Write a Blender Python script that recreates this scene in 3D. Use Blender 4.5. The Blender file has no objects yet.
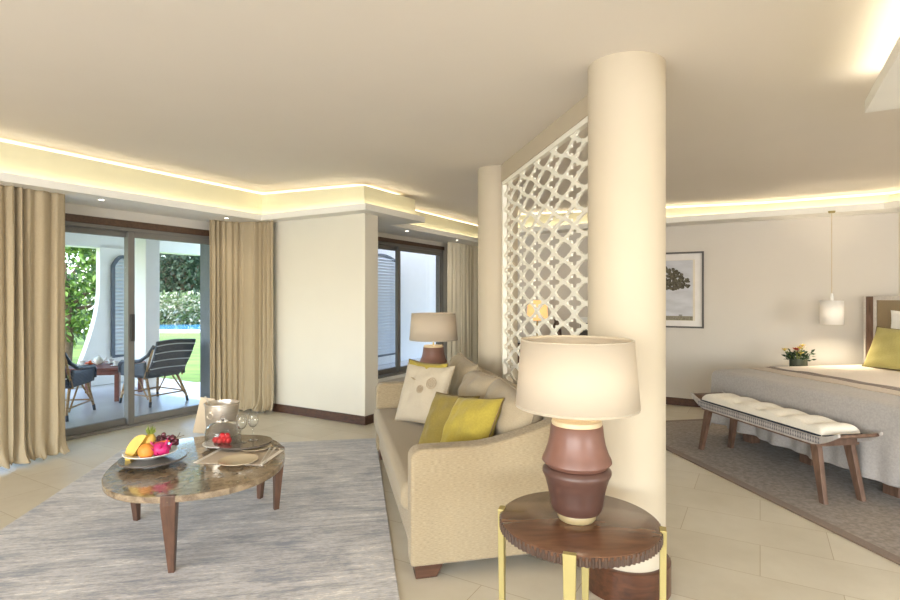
import bpy, bmesh, math, random
from mathutils import Vector, Matrix
random.seed(7)
S = bpy.context.scene
COL = S.collection
PI = math.pi
R = math.radians
FPX, CX, HY, CH = 535.0, 450.0, 296.0, 1.45     # lens in pixels, principal point, horizon row, camera height

# ------------------------------------------------------------------ frames of reference
US, UC = math.sin(R(30.1)), math.cos(R(30.1))
def W(u, v, z=0.0):                       # room axes: U runs along the window wall, V points at it
    return Vector((u*US - v*UC, u*UC + v*US, z))
BS, BC = math.sin(R(10)), math.cos(R(10))
def B(a, b, z=0.0):                       # bed / screen axes: a to the right, b away
    return Vector((a*BC - b*BS, a*BS + b*BC, z))
def P(px, py, h=0.0):                     # point at height h seen at a pixel
    d = (CH-h)*FPX/(py-HY)
    return Vector(((px-CX)/FPX*d, d, h))
def ceilz(v):
    return 2.585 + 0.033*max(v, 0.0)
ANG_U = math.atan2(UC, US)                # angle of U axis
ANG_B = R(10)

# ------------------------------------------------------------------ materials
def srgb(r, g, b):
    f = lambda c: (c/255/12.92) if c/255 <= .04045 else ((c/255+.055)/1.055)**2.4
    return (f(r), f(g), f(b), 1)
def newmat(name):
    m = bpy.data.materials.new(name); m.use_nodes = True
    return m, m.node_tree.nodes, m.node_tree.links, m.node_tree.nodes['Principled BSDF']
def plain(name, rgb, rough=.6, metal=0, spec=.5, var=.06, scale=6, bump=0, bscale=200, sheen=0, coat=0, stretch=(1,1,1), emis=None, estr=0, det=4):
    m, n, l, p = newmat(name)
    c = srgb(*rgb)
    tc = n.new('ShaderNodeTexCoord'); mp = n.new('ShaderNodeMapping'); mp.inputs['Scale'].default_value = stretch
    l.new(tc.outputs['Object'], mp.inputs[0])
    nz = n.new('ShaderNodeTexNoise'); nz.inputs['Scale'].default_value = scale; nz.inputs['Detail'].default_value = det
    l.new(mp.outputs[0], nz.inputs['Vector'])
    r = n.new('ShaderNodeValToRGB')
    r.color_ramp.elements[0].position = .3; r.color_ramp.elements[1].position = .7
    r.color_ramp.elements[0].color = tuple(x*(1-var) for x in c[:3])+(1,)
    r.color_ramp.elements[1].color = tuple(min(1, x*(1+var)) for x in c[:3])+(1,)
    l.new(nz.outputs['Fac'], r.inputs[0]); l.new(r.outputs[0], p.inputs['Base Color'])
    p.inputs['Roughness'].default_value = rough; p.inputs['Metallic'].default_value = metal
    p.inputs['Specular IOR Level'].default_value = spec
    if sheen: p.inputs['Sheen Weight'].default_value = sheen
    if coat: p.inputs['Coat Weight'].default_value = coat; p.inputs['Coat Roughness'].default_value = .08
    if bump:
        b = n.new('ShaderNodeBump'); b.inputs['Strength'].default_value = bump; b.inputs['Distance'].default_value = .01
        n2 = n.new('ShaderNodeTexNoise'); n2.inputs['Scale'].default_value = bscale; n2.inputs['Detail'].default_value = 3
        l.new(mp.outputs[0], n2.inputs['Vector']); l.new(n2.outputs['Fac'], b.inputs['Height']); l.new(b.outputs[0], p.inputs['Normal'])
    if emis:
        p.inputs['Emission Color'].default_value = emis; p.inputs['Emission Strength'].default_value = estr
    return m
def fabric(name, rgb, weave=260, var=.10, bump=.25, rgb2=None, stretch=(1,1,3)):
    m, n, l, p = newmat(name)
    tc = n.new('ShaderNodeTexCoord')
    mp = n.new('ShaderNodeMapping'); mp.inputs['Scale'].default_value = stretch; l.new(tc.outputs['Object'], mp.inputs[0])
    a = n.new('ShaderNodeTexNoise'); a.inputs['Scale'].default_value = weave*.42; a.inputs['Detail'].default_value = 6; l.new(mp.outputs[0], a.inputs['Vector'])
    c = srgb(*rgb); c2 = srgb(*(rgb2 or rgb))
    r = n.new('ShaderNodeValToRGB'); r.color_ramp.elements[0].position = .35; r.color_ramp.elements[1].position = .65
    r.color_ramp.elements[0].color = tuple(x*(1-var) for x in c[:3])+(1,); r.color_ramp.elements[1].color = tuple(min(1, x*(1+var)) for x in c2[:3])+(1,)
    l.new(a.outputs['Fac'], r.inputs[0]); l.new(r.outputs[0], p.inputs['Base Color'])
    b = n.new('ShaderNodeBump'); b.inputs['Strength'].default_value = bump; b.inputs['Distance'].default_value = .004
    nb = n.new('ShaderNodeTexNoise'); nb.inputs['Scale'].default_value = weave; l.new(mp.outputs[0], nb.inputs['Vector'])
    l.new(nb.outputs['Fac'], b.inputs['Height']); l.new(b.outputs[0], p.inputs['Normal'])
    p.inputs['Roughness'].default_value = .9; p.inputs['Specular IOR Level'].default_value = .2; p.inputs['Sheen Weight'].default_value = .15
    return m
def wood(name, rgb, dark, rough=.4, stretch=(1.5,14,14), coat=0):
    m, n, l, p = newmat(name)
    tc = n.new('ShaderNodeTexCoord'); mp = n.new('ShaderNodeMapping'); mp.inputs['Scale'].default_value = stretch
    l.new(tc.outputs['Object'], mp.inputs[0])
    nz = n.new('ShaderNodeTexNoise'); nz.inputs['Scale'].default_value = 3; nz.inputs['Detail'].default_value = 8; nz.inputs['Distortion'].default_value = .6
    l.new(mp.outputs[0], nz.inputs['Vector'])
    r = n.new('ShaderNodeValToRGB'); r.color_ramp.elements[0].position = .3; r.color_ramp.elements[1].position = .7
    r.color_ramp.elements[0].color = srgb(*dark); r.color_ramp.elements[1].color = srgb(*rgb)
    l.new(nz.outputs['Fac'], r.inputs[0]); l.new(r.outputs[0], p.inputs['Base Color'])
    p.inputs['Roughness'].default_value = rough
    if coat: p.inputs['Coat Weight'].default_value = coat; p.inputs['Coat Roughness'].default_value = .15
    return m
def clear(name, tint=(1,1,1), gloss=.12, rough=.0):
    m, n, l, p = newmat(name); n.remove(p)
    o = n['Material Output']
    t = n.new('ShaderNodeBsdfTransparent'); t.inputs[0].default_value = (*tint, 1)
    g = n.new('ShaderNodeBsdfGlossy'); g.inputs['Roughness'].default_value = rough
    fr = n.new('ShaderNodeLayerWeight'); fr.inputs['Blend'].default_value = gloss
    mx = n.new('ShaderNodeMixShader'); l.new(fr.outputs['Facing'], mx.inputs[0]); l.new(t.outputs[0], mx.inputs[1]); l.new(g.outputs[0], mx.inputs[2])
    l.new(mx.outputs[0], o.inputs[0])
    return m
def glow(name, rgb, strength):
    m, n, l, p = newmat(name)
    p.inputs['Base Color'].default_value = (*rgb, 1); p.inputs['Emission Color'].default_value = (*rgb, 1); p.inputs['Emission Strength'].default_value = strength
    return m

M = {}
M['wall'] = plain('wall_paint', (210,204,196), .85, var=.015, scale=2)
M['partition'] = plain('partition_paint', (224,219,206), .85, var=.015, scale=2)
M['ceiling'] = plain('ceiling_paint', (228,220,210), .9, var=.012, scale=1.5)
M['column'] = plain('column_plaster', (192,180,160), .75, var=.02, scale=3)
M['bulkhead'] = plain('bulkhead_shade_tone', (186,173,152), .85, var=.01)  # shade of the recess above the screen, put into the colour
M['soffit'] = plain('soffit_paint', (238,236,230), .8, var=.01)
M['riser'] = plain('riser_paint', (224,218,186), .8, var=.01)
M['base'] = wood('baseboard_wood', (92,62,46), (66,42,30), .45)
M['darkwood'] = wood('dark_walnut', (96,58,38), (62,36,24), .3, coat=.3)
M['tablewood'] = wood('side_table_walnut', (110,76,54), (84,56,40), .26, (2,9,9), coat=.4)
M['reed'] = wood('reeded_walnut', (88,66,52), (58,42,33), .42, (14,14,2))
M['legwood'] = wood('leg_walnut', (106,76,60), (76,54,42), .35, (10,10,2))
M['brass'] = plain('pale_brass', (168,153,98), .5, metal=.35, var=.05)
M['frame'] = plain('door_frame_grey', (120,117,113), .45, var=.04)
M['header'] = wood('door_header_wood', (98,74,58), (76,56,44), .5)
M['shade'] = None
M['stone'] = None
M['white'] = plain('white_ceramic', (232,230,226), .25, var=.02)
M['screen'] = plain('screen_lacquer', (238,234,222), .55, var=.01)
M['steel'] = plain('brushed_steel', (214,204,190), .34, metal=.75, var=.08, stretch=(1,1,12))
M['glass'] = clear('window_glass', (.97,.985,.99), .08)
M['clear'] = clear('clear_glass', (.99,.995,.995), .22, .02)
M['curtain'] = fabric('curtain_linen', (172,156,128), 300, .06, .15, (180,165,138), (6,6,.6))
M['curtain_backlit'] = fabric('curtain_linen_backlit', (240,230,208), 300, .06, .15, None, (6,6,.6))  # paler copy of the curtain linen, backlight put into the colour
M['sofa'] = fabric('sofa_linen', (152,135,108), 240, .08, .3, (162,146,119), (.5,.5,3))
M['sofa_seat'] = fabric('sofa_seat_linen', (158,143,118), 240, .07, .3)
M['backcush'] = fabric('back_cushion_linen', (164,149,125), 240, .07, .3)
M['beige'] = fabric('pillow_beige', (184,172,152), 260, .06, .3)
M['lime'] = fabric('pillow_lime', (164,146,62), 200, .07, .2, None, (1,1,1))
M['olive'] = fabric('pillow_olive', (132,115,56), 200, .09, .2)
M['palepink'] = fabric('pillow_pale', (226,212,206), 200, .05, .2)
M['piping'] = plain('dark_piping', (112,92,52), .8)
M['embroid'] = plain('embroidery_taupe', (158,138,112), .9, var=.15, scale=150)
M['bedcover'] = fabric('bedspread_taupe_grey', (170,165,162), 160, .04, .4, (176,171,168), (1,1,1))
M['bedband'] = fabric('bedspread_band', (190,176,160), 160, .08, .3)
M['bedstripe'] = plain('bedspread_stripe', (146,134,128), .9)
M['sheet'] = fabric('cream_coverlet', (228,216,204), 120, .03, .15)
M['bedlime'] = fabric('bed_pillow_lime', (180,170,106), 160, .06, .2)
M['whitefab'] = fabric('white_cotton', (240,238,234), 200, .02, .15)
M['silvertrim'] = plain('whitewashed_trim', (206,200,194), .35, var=.08, scale=40)
M['headpanel'] = fabric('headboard_panel', (146,130,104), 160, .07, .2)
M['bwood'] = wood('bench_wood', (122,94,78), (86,64,52), .4, (10,10,2))
M['bwoodgrey'] = wood('bench_wood_greyed', (192,187,184), (164,157,152), .35, (10,10,2))
M['tuft'] = fabric('bench_cushion_ivory', (230,224,212), 200, .04, .3)
M['inlay'] = plain('inlay_slate', (112,110,116), .5)
M['navy'] = plain('navy_piping', (52,54,66), .8)
M['lampbody'] = plain('lamp_ceramic_brown', (116,80,68), .45, var=.14, scale=3, coat=.08, stretch=(1,1,4))
M['lampdark'] = plain('lamp_ceramic_dark', (82,56,48), .42, var=.14, scale=3, coat=.08, stretch=(1,1,4))
M['lampcream'] = plain('lamp_ceramic_cream', (200,180,146), .4, var=.05)
M['tray'] = plain('grey_lacquer_tray', (92,84,78), .18, var=.08, coat=.5)
M['lawn'] = plain('lawn_grass', (96,124,44), .95, var=.45, scale=.6, stretch=(1,4,1), det=8)
M['pale_trunk'] = plain('tree_bark', (92,74,58), .95, var=.25, scale=12, bump=.6, bscale=30)
M['water'] = plain('pool_water', (78,150,190), .08, var=.1, scale=2)
M['coping'] = plain('pool_coping', (226,222,212), .8)
M['patio'] = plain('patio_tile', (186,186,188), .28, var=.14, scale=1.4, det=8)
M['extwhite'] = plain('exterior_render_white', (232,232,232), .85, var=.02)
M['extgrey'] = plain('exterior_pillar_grey', (116,122,130), .8, var=.06)
M['louvre'] = plain('louvre_white_blue', (214,220,228), .5, var=.02)
M['louvreframe'] = plain('louvre_frame_slate', (82,92,106), .5)
M['navyweave'] = None
M['rattan'] = wood('rattan_cane', (188,156,112), (140,104,66), .5, (3,3,18))
M['redwood'] = wood('red_hardwood', (132,74,62), (102,54,46), .45)
M['iron'] = plain('dark_grey_metal', (66,64,62), .4, metal=.3)

def mk_shade(name, strength, rgb=(200,188,170), trc=(232,206,168)):
    m, n, l, p = newmat(name); o = n['Material Output']
    p.inputs['Base Color'].default_value = srgb(*rgb); p.inputs['Roughness'].default_value = .9
    tr = n.new('ShaderNodeBsdfTranslucent'); tr.inputs[0].default_value = srgb(*trc)
    mx = n.new('ShaderNodeMixShader'); mx.inputs[0].default_value = strength
    l.new(p.outputs[0], mx.inputs[1]); l.new(tr.outputs[0], mx.inputs[2]); l.new(mx.outputs[0], o.inputs[0])
    tc = n.new('ShaderNodeTexCoord'); mp = n.new('ShaderNodeMapping'); mp.inputs['Scale'].default_value = (60,60,260); l.new(tc.outputs['Object'], mp.inputs[0])
    nz = n.new('ShaderNodeTexNoise'); nz.inputs['Scale'].default_value = 1; l.new(mp.outputs[0], nz.inputs['Vector'])
    b = n.new('ShaderNodeBump'); b.inputs['Strength'].default_value = .1; b.inputs['Distance'].default_value = .002
    l.new(nz.outputs['Fac'], b.inputs['Height']); l.new(b.outputs[0], p.inputs['Normal'])
    return m
M['shade'] = mk_shade('lampshade_linen', .20)
def mk_stone():
    m, n, l, p = newmat('emperador_marble')
    tc = n.new('ShaderNodeTexCoord')
    nz = n.new('ShaderNodeTexNoise'); nz.inputs['Scale'].default_value = 14; nz.inputs['Detail'].default_value = 9; nz.inputs['Distortion'].default_value = 1.2
    l.new(tc.outputs['Object'], nz.inputs['Vector'])
    r = n.new('ShaderNodeValToRGB'); e = r.color_ramp.elements
    e[0].position = .3; e[0].color = srgb(96,80,64); e[1].position = .72; e[1].color = srgb(166,146,120)
    x = e.new(.5); x.color = srgb(132,114,92)
    l.new(nz.outputs['Fac'], r.inputs[0])
    v = n.new('ShaderNodeTexVoronoi'); v.feature = 'DISTANCE_TO_EDGE'; v.inputs['Scale'].default_value = 13
    mv = n.new('ShaderNodeVectorMath'); mv.operation = 'ADD'; l.new(tc.outputs['Object'], mv.inputs[0]); l.new(nz.outputs['Color'], mv.inputs[1]); l.new(mv.outputs[0], v.inputs['Vector'])
    rr = n.new('ShaderNodeValToRGB'); rr.color_ramp.elements[0].position = 0; rr.color_ramp.elements[1].position = .03
    rr.color_ramp.elements[0].color = (1,1,1,1); rr.color_ramp.elements[1].color = (0,0,0,1); l.new(v.outputs['Distance'], rr.inputs[0])
    mx = n.new('ShaderNodeMix'); mx.data_type = 'RGBA'; l.new(rr.outputs[0], mx.inputs[0]); l.new(r.outputs[0], mx.inputs[6]); mx.inputs[7].default_value = srgb(170,148,122)
    l.new(mx.outputs[2], p.inputs['Base Color']); p.inputs['Roughness'].default_value = .09
    p.inputs['Coat Weight'].default_value = .5; p.inputs['Coat Roughness'].default_value = .03
    return m
M['stone'] = mk_stone()
def mk_weave(name, c1, c2, sx=60):
    m, n, l, p = newmat(name)
    tc = n.new('ShaderNodeTexCoord')
    w = n.new('ShaderNodeTexWave'); w.bands_direction = 'Z'; w.inputs['Scale'].default_value = sx*.3; l.new(tc.outputs['Object'], w.inputs['Vector'])
    r = n.new('ShaderNodeValToRGB'); r.color_ramp.elements[0].color = srgb(*c1); r.color_ramp.elements[1].color = srgb(*c2)
    l.new(w.outputs['Fac'], r.inputs[0]); l.new(r.outputs[0], p.inputs['Base Color']); p.inputs['Roughness'].default_value = .5
    b = n.new('ShaderNodeBump'); b.inputs['Strength'].default_value = .5; b.inputs['Distance'].default_value = .005
    l.new(w.outputs['Fac'], b.inputs['Height']); l.new(b.outputs[0], p.inputs['Normal'])
    return m
M['navyweave'] = mk_weave('woven_navy_resin', (36,42,54), (70,78,92))
def mk_floor():
    m, n, l, p = newmat('floor_limestone')
    tc = n.new('ShaderNodeTexCoord'); mp = n.new('ShaderNodeMapping')
    mp.inputs['Rotation'].default_value = (0,0,-(ANG_U+PI/2)); l.new(tc.outputs['Object'], mp.inputs[0])
    br = n.new('ShaderNodeTexBrick'); br.inputs['Scale'].default_value = 1; br.inputs['Brick Width'].default_value = .78; br.inputs['Row Height'].default_value = .40
    br.inputs['Mortar Size'].default_value = .0022; br.inputs['Mortar Smooth'].default_value = .6; br.offset = .45
    br.inputs['Color1'].default_value = srgb(222,215,199); br.inputs['Color2'].default_value = srgb(213,205,187); br.inputs['Mortar'].default_value = srgb(176,158,126)
    l.new(mp.outputs[0], br.inputs['Vector'])
    nz = n.new('ShaderNodeTexNoise'); nz.inputs['Scale'].default_value = 2.2; nz.inputs['Detail'].default_value = 9; nz.inputs['Roughness'].default_value = .6; l.new(tc.outputs['Object'], nz.inputs['Vector'])
    r = n.new('ShaderNodeValToRGB'); r.color_ramp.elements[0].position = .3; r.color_ramp.elements[1].position = .75
    r.color_ramp.elements[0].color = (.84,.82,.78,1); r.color_ramp.elements[1].color = (1,1,1,1); l.new(nz.outputs['Fac'], r.inputs[0])
    mx = n.new('ShaderNodeMix'); mx.data_type = 'RGBA'; mx.blend_type = 'MULTIPLY'; mx.inputs[0].default_value = 1
    l.new(br.outputs['Color'], mx.inputs[6]); l.new(r.outputs[0], mx.inputs[7]); l.new(mx.outputs[2], p.inputs['Base Color'])
    p.inputs['Roughness'].default_value = .38; p.inputs['Specular IOR Level'].default_value = .4
    return m
M['floor'] = mk_floor()
def mk_rug():                              # abraded silk-look carpet, streaks across its width
    m, n, l, p = newmat('rug_abraded_grey_beige')
    tc = n.new('ShaderNodeTexCoord')
    def nz(scale, st, det=8, dist=0.):
        mp = n.new('ShaderNodeMapping'); mp.inputs['Scale'].default_value = st; l.new(tc.outputs['Object'], mp.inputs[0])
        x = n.new('ShaderNodeTexNoise'); x.inputs['Scale'].default_value = scale; x.inputs['Detail'].default_value = det; x.inputs['Roughness'].default_value = .65; x.inputs['Distortion'].default_value = dist
        l.new(mp.outputs[0], x.inputs['Vector']); return x
    big = nz(1.5, (1,1.8,1), 8, 1.2); st = nz(2.2, (1,13,1), 8, .3); fine = nz(30, (1,5,1), 4)
    def mix(a, b, f):
        x = n.new('ShaderNodeMix'); x.data_type = 'FLOAT'; x.inputs[0].default_value = f; l.new(a, x.inputs[2]); l.new(b, x.inputs[3]); return x.outputs[0]
    s1 = mix(big.outputs['Fac'], st.outputs['Fac'], .48); s2 = mix(s1, fine.outputs['Fac'], .3)
    r = n.new('ShaderNodeValToRGB'); e = r.color_ramp.elements
    e[0].position = .41; e[0].color = srgb(134,135,142); e[1].position = .585; e[1].color = srgb(232,229,225)
    for pos, c in ((.455, (156,156,162)), (.49, (180,174,166)), (.52, (194,194,198)), (.555, (202,194,184))):
        x = e.new(pos); x.color = srgb(*c)
    l.new(s2, r.inputs[0]); l.new(r.outputs[0], p.inputs['Base Color'])
    p.inputs['Roughness'].default_value = .75; p.inputs['Sheen Weight'].default_value = .3
    b = n.new('ShaderNodeBump'); b.inputs['Strength'].default_value = .5; b.inputs['Distance'].default_value = .006
    l.new(s2, b.inputs['Height']); l.new(b.outputs[0], p.inputs['Normal'])
    return m
M['rug'] = mk_rug()
M['bedrug'] = fabric('bedroom_rug_taupe', (136,122,108), 90, .18, .6, (142,130,118), (1,1,1))
M['bedrugedge'] = fabric('bedroom_rug_border', (122,102,86), 200, .08, .2)
def leafmat(name, c1, c2, c3):
    m, n, l, p = newmat(name)
    g = n.new('ShaderNodeNewGeometry')
    r = n.new('ShaderNodeValToRGB'); e = r.color_ramp.elements
    e[0].color = srgb(*c1); e[1].color = srgb(*c3); x = e.new(.5); x.color = srgb(*c2)
    l.new(g.outputs['Random Per Island'], r.inputs[0]); l.new(r.outputs[0], p.inputs['Base Color'])
    p.inputs['Roughness'].default_value = .45
    o = n['Material Output']; t = n.new('ShaderNodeBsdfTranslucent'); l.new(r.outputs[0], t.inputs[0])
    mx = n.new('ShaderNodeMixShader'); mx.inputs[0].default_value = .35; l.new(p.outputs[0], mx.inputs[1]); l.new(t.outputs[0], mx.inputs[2]); l.new(mx.outputs[0], o.inputs[0])
    return m
M['leaf_light'] = leafmat('leaf_fresh_green', (46,74,26), (84,120,42), (140,168,80))
M['leaf_dark'] = leafmat('leaf_dark_glossy', (28,46,30), (50,74,48), (96,116,92))
M['leaf_hedge'] = leafmat('leaf_hedge', (70,92,50), (110,130,76), (220,214,196))

# ------------------------------------------------------------------ mesh builder
class MB:
    def __init__(s): s.v = []; s.f = []
    def add(s, vs, fs, T=None):
        o = len(s.v)
        s.v += [tuple(T @ Vector(q)) if T else tuple(q) for q in vs]
        s.f += [tuple(i+o for i in f) for f in fs]
        return s
    def box(s, x0, x1, y0, y1, z0, z1, T=None):
        v = [(x0,y0,z0),(x1,y0,z0),(x1,y1,z0),(x0,y1,z0),(x0,y0,z1),(x1,y0,z1),(x1,y1,z1),(x0,y1,z1)]
        return s.add(v, [(0,3,2,1),(4,5,6,7),(0,1,5,4),(1,2,6,5),(2,3,7,6),(3,0,4,7)], T)
    def prism(s, poly, z0, z1, T=None):       # poly in xy; z0/z1 numbers or functions of (x,y)
        n = len(poly); f0 = z0 if callable(z0) else (lambda *_: z0); f1 = z1 if callable(z1) else (lambda *_: z1)
        v = [(p[0],p[1],f0(p[0],p[1])) for p in poly]+[(p[0],p[1],f1(p[0],p[1])) for p in poly]
        return s.add(v, [tuple(range(n-1,-1,-1)), tuple(range(n,2*n))]+[(i,(i+1)%n,n+(i+1)%n,n+i) for i in range(n)], T)
    def lathe(s, prof, n=48, T=None, cap=True, sx=1, sy=1):
        v = []; f = []
        for r, z in prof:
            for i in range(n): a = 2*PI*i/n; v.append((r*math.cos(a)*sx, r*math.sin(a)*sy, z))
        for k in range(len(prof)-1):
            for i in range(n):
                j = (i+1)%n; f.append((k*n+i, k*n+j, (k+1)*n+j, (k+1)*n+i))
        if cap:
            f.append(tuple(range(n-1,-1,-1))); m = (len(prof)-1)*n; f.append(tuple(range(m, m+n)))
        return s.add(v, f, T)
    def tube(s, pts, r, n=10, T=None, sq=None, cap=True):
        pts = [Vector(p) for p in pts]; rr = r if isinstance(r, (list, tuple)) else [r]*len(pts)
        v = []; f = []; up = None
        for k, p in enumerate(pts):
            d = (pts[min(k+1, len(pts)-1)]-pts[max(k-1, 0)]).normalized()
            if up is None:
                up = Vector((0,0,1)) if abs(d.z) < .9 else Vector((1,0,0))
            x = d.cross(up).normalized(); y = x.cross(d).normalized(); up = y
            for i in range(n):
                a = 2*PI*i/n + (PI/4 if n == 4 else 0); v.append(p + x*math.cos(a)*rr[k]*(sq[0] if sq else 1) + y*math.sin(a)*rr[k]*(sq[1] if sq else 1))
        for k in range(len(pts)-1):
            for i in range(n): j = (i+1)%n; f.append((k*n+i, k*n+j, (k+1)*n+j, (k+1)*n+i))
        if cap: f.append(tuple(range(n-1,-1,-1))); m = (len(pts)-1)*n; f.append(tuple(range(m, m+n)))
        return s.add(v, f, T)
    def grid(s, fn, nu, nv, T=None, wrap=False):
        v = [fn(i/nu, j/nv) for j in range(nv+1) for i in range(nu+1)]
        f = [(j*(nu+1)+i, j*(nu+1)+i+1, (j+1)*(nu+1)+i+1, (j+1)*(nu+1)+i) for j in range(nv) for i in range(nu)]
        return s.add(v, f, T)
    def sphere(s, c, r, n=16, sc=(1,1,1), T=None):
        prof = [(max(1e-4, math.sin(PI*k/n)), -math.cos(PI*k/n)) for k in range(n+1)]
        X = Matrix.Translation(c) @ Matrix.Diagonal((r*sc[0], r*sc[1], r*sc[2], 1))
        return s.lathe(prof, n*2, (T @ X) if T else X)
    def build(s, name, mat, parent=None, loc=None, rz=0, bevel=0, smooth=40, solid=0, subsurf=0, seg=2, weld=False):
        me = bpy.data.meshes.new(name); me.from_pydata([tuple(q) for q in s.v], [], s.f)
        if weld:
            bm = bmesh.new(); bm.from_mesh(me); bmesh.ops.remove_doubles(bm, verts=bm.verts, dist=1e-4); bm.to_mesh(me); bm.free()
        bm = bmesh.new(); bm.from_mesh(me); bmesh.ops.recalc_face_normals(bm, faces=bm.faces); bm.to_mesh(me); bm.free()
        me.materials.append(mat)
        if smooth:
            me.shade_smooth(); me.set_sharp_from_angle(angle=R(smooth))
        o = bpy.data.objects.new(name, me); COL.objects.link(o)
        if parent: o.parent = parent
        if loc is not None: o.location = loc
        o.rotation_euler.z = rz
        if solid:
            q = o.modifiers.new('Solidify', 'SOLIDIFY'); q.thickness = solid; q.offset = 0
        if bevel:
            q = o.modifiers.new('Bevel', 'BEVEL'); q.width = bevel; q.segments = seg; q.limit_method = 'ANGLE'; q.angle_limit = R(35)
        if subsurf:
            q = o.modifiers.new('Subdivision', 'SUBSURF'); q.levels = subsurf; q.render_levels = subsurf
        return o
def tag(o, label, cat, group=None):
    o['label'] = label; o['category'] = cat
    if group: o['group'] = group
    return o
def thing(name, label, cat, loc=(0,0,0), rz=0, group=None):
    o = bpy.data.objects.new(name, None); COL.objects.link(o); o.empty_display_size = .1
    o.location = loc; o.rotation_euler.z = rz
    return tag(o, label, cat, group)
def struct(o): o['kind'] = 'structure'; return o
def stuff(o): o['kind'] = 'stuff'; return o
def copy_tree(o, parent=None):
    c = o.copy(); COL.objects.link(c)
    if parent: c.parent = parent
    for ch in [x for x in COL.objects if x.parent == o]: copy_tree(ch, c)
    return c
def wpoly(pts): return [tuple(W(u, v))[:2] for u, v in pts]
def isect(p, d, q, e):
    t = ((q[0]-p[0])*e[1]-(q[1]-p[1])*e[0])/(d[0]*e[1]-d[1]*e[0]); return (p[0]+d[0]*t, p[1]+d[1]*t)
def toUV(x, y): return (x*US+y*UC, -x*UC+y*US)

# ------------------------------------------------------------------ camera
cam = bpy.data.cameras.new('camera'); co = bpy.data.objects.new('camera', cam); COL.objects.link(co)
co.location = (0,0,CH); co.rotation_euler = (PI/2,0,0)
cam.sensor_width = 36; cam.lens = FPX/900*36; cam.shift_y = -(300-HY)/900; cam.clip_start = .05; cam.clip_end = 300
S.camera = co

# ------------------------------------------------------------------ room shell
SZ = 2.38
UP, VE = 4.72, 3.84           # partition face, partition end
UB = 7.66                     # picture wall
V1, V2 = 6.0, 4.8             # window walls
AH = 5.95                     # headboard wall (bed axes)
UV_B = Vector((US*BC+UC*BS, -UC*BC+US*BS))        # a direction in UV
UV_b = Vector((-US*BS+UC*BC, UC*BS+US*BC))        # b direction in UV
def Buv(a, b): p = B(a, b); return toUV(p.x, p.y)
c1 = isect((UB,0), (0,1), Buv(AH,0), UV_b)                  # corner of picture wall and headboard wall
VBK = -7.6; ULF = -5.2
c2 = isect((0,VBK), (1,0), Buv(AH,0), UV_b)
CT = 2.95
def wallbox(name, p, q, z0, z1, out=.2, mat='wall'):        # p,q in UV, thickness to the outside (right of p->q)
    p = Vector(p); q = Vector(q); d = (q-p).normalized(); nrm = Vector((d.y, -d.x))*out
    return struct(MB().prism(wpoly([p, q, q+nrm, p+nrm]), z0, z1).build(name, M[mat], smooth=0))
room = [(ULF,VBK),(c2[0],c2[1]),(c1[0],c1[1]),(UB,3.59),(9.9,3.59),(9.9,V2),(UP+.24,V2),(UP+.24,V1),(ULF,V1)]
fl = MB().prism(wpoly([(ULF-.2,VBK-.2),(12.5,VBK-.2),(12.5,V2+.15),(UP+.3,V2+.15),(UP+.3,V1+.15),(ULF-.2,V1+.15)]), -.12, 0).build('floor', M['floor'], smooth=0); struct(fl)
cm = MB()
for (va, vb) in ((VBK-.2, 0), (0, V1+.2)):
    ps = wpoly([(ULF-.2,va),(12.5,va),(12.5,vb),(ULF-.2,vb)]); n = 4
    vs = [(x,y,ceilz(toUV(x,y)[1])) for x,y in ps]+[(x,y,3.1) for x,y in ps]
    cm.add(vs, [(0,3,2,1),(4,5,6,7),(0,1,5,4),(1,2,6,5),(2,3,7,6),(3,0,4,7)])
struct(cm.build('ceiling', M['ceiling'], smooth=0))
# window wall 1 (door opening U 1.5..4.62 z 0..2.33)
D0, D1, DH = 1.5, 4.60, 2.265
wm = MB()
for (a, b, z0, z1) in ((ULF-.2, D0, 0, CT), (D1, UP+.05, 0, CT), (D0, D1, DH, CT)):
    wm.prism(wpoly([(a,V1),(b,V1),(b,V1+.15),(a,V1+.15)]), z0, z1)
struct(wm.build('wall_window_side', M['wall'], smooth=0))
# partition
struct(MB().prism(wpoly([(UP,VE),(UP+.24,VE),(UP+.24,V1+.15),(UP,V1+.15)]), 0, SZ+.02).build('wall_partition', M['partition'], smooth=0, bevel=.006))
# window wall 2 (opening U 5.3..8.05 z .27..2.26)
X0, X1 = 5.2, 8.05
wm = MB()
for (a, b, z0, z1) in ((UP+.24, X0, 0, CT), (X1, 10.1, 0, CT), (X0, X1, 2.30, CT), (X0, X1, 0, .24)):
    wm.prism(wpoly([(a,V2),(b,V2),(b,V2+.15),(a,V2+.15)]), z0, z1)
struct(wm.build('wall_window_recess', M['wall'], smooth=0))
wallbox('wall_picture', (UB,3.59), c1, 0, CT, out=-.2)
wallbox('wall_recess_side', (UB+.2,3.59), (9.9,3.59), 0, CT)
wallbox('wall_recess_end', (9.9,3.4), (9.9,V2+.1), 0, CT)
wallbox('wall_headboard', c1, c2, 0, CT, out=-.2, mat='partition')
# walls behind the camera, with made-up openings for the fill lights
wm = MB()
for (a, b, z0, z1) in ((ULF-.2, -3.6, 0, CT), (4.4, c2[0]+.1, 0, CT), (-3.6, 4.4, 2.35, CT), (-3.6, 4.4, 0, .3)):
    wm.prism(wpoly([(a,VBK),(b,VBK),(b,VBK-.2),(a,VBK-.2)]), z0, z1)
struct(wm.build('wall_back', M['wall'], smooth=0))
wm = MB()
for (a, b, z0, z1) in ((VBK-.2, -4.2, 0, CT), (3.8, V1+.1, 0, CT), (-4.2, 3.8, 2.35, CT), (-4.2, 3.8, 0, .3)):
    wm.prism(wpoly([(ULF,a),(ULF,b),(ULF-.2,b),(ULF-.2,a)]), z0, z1)
struct(wm.build('wall_left', M['wall'], smooth=0))

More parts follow.
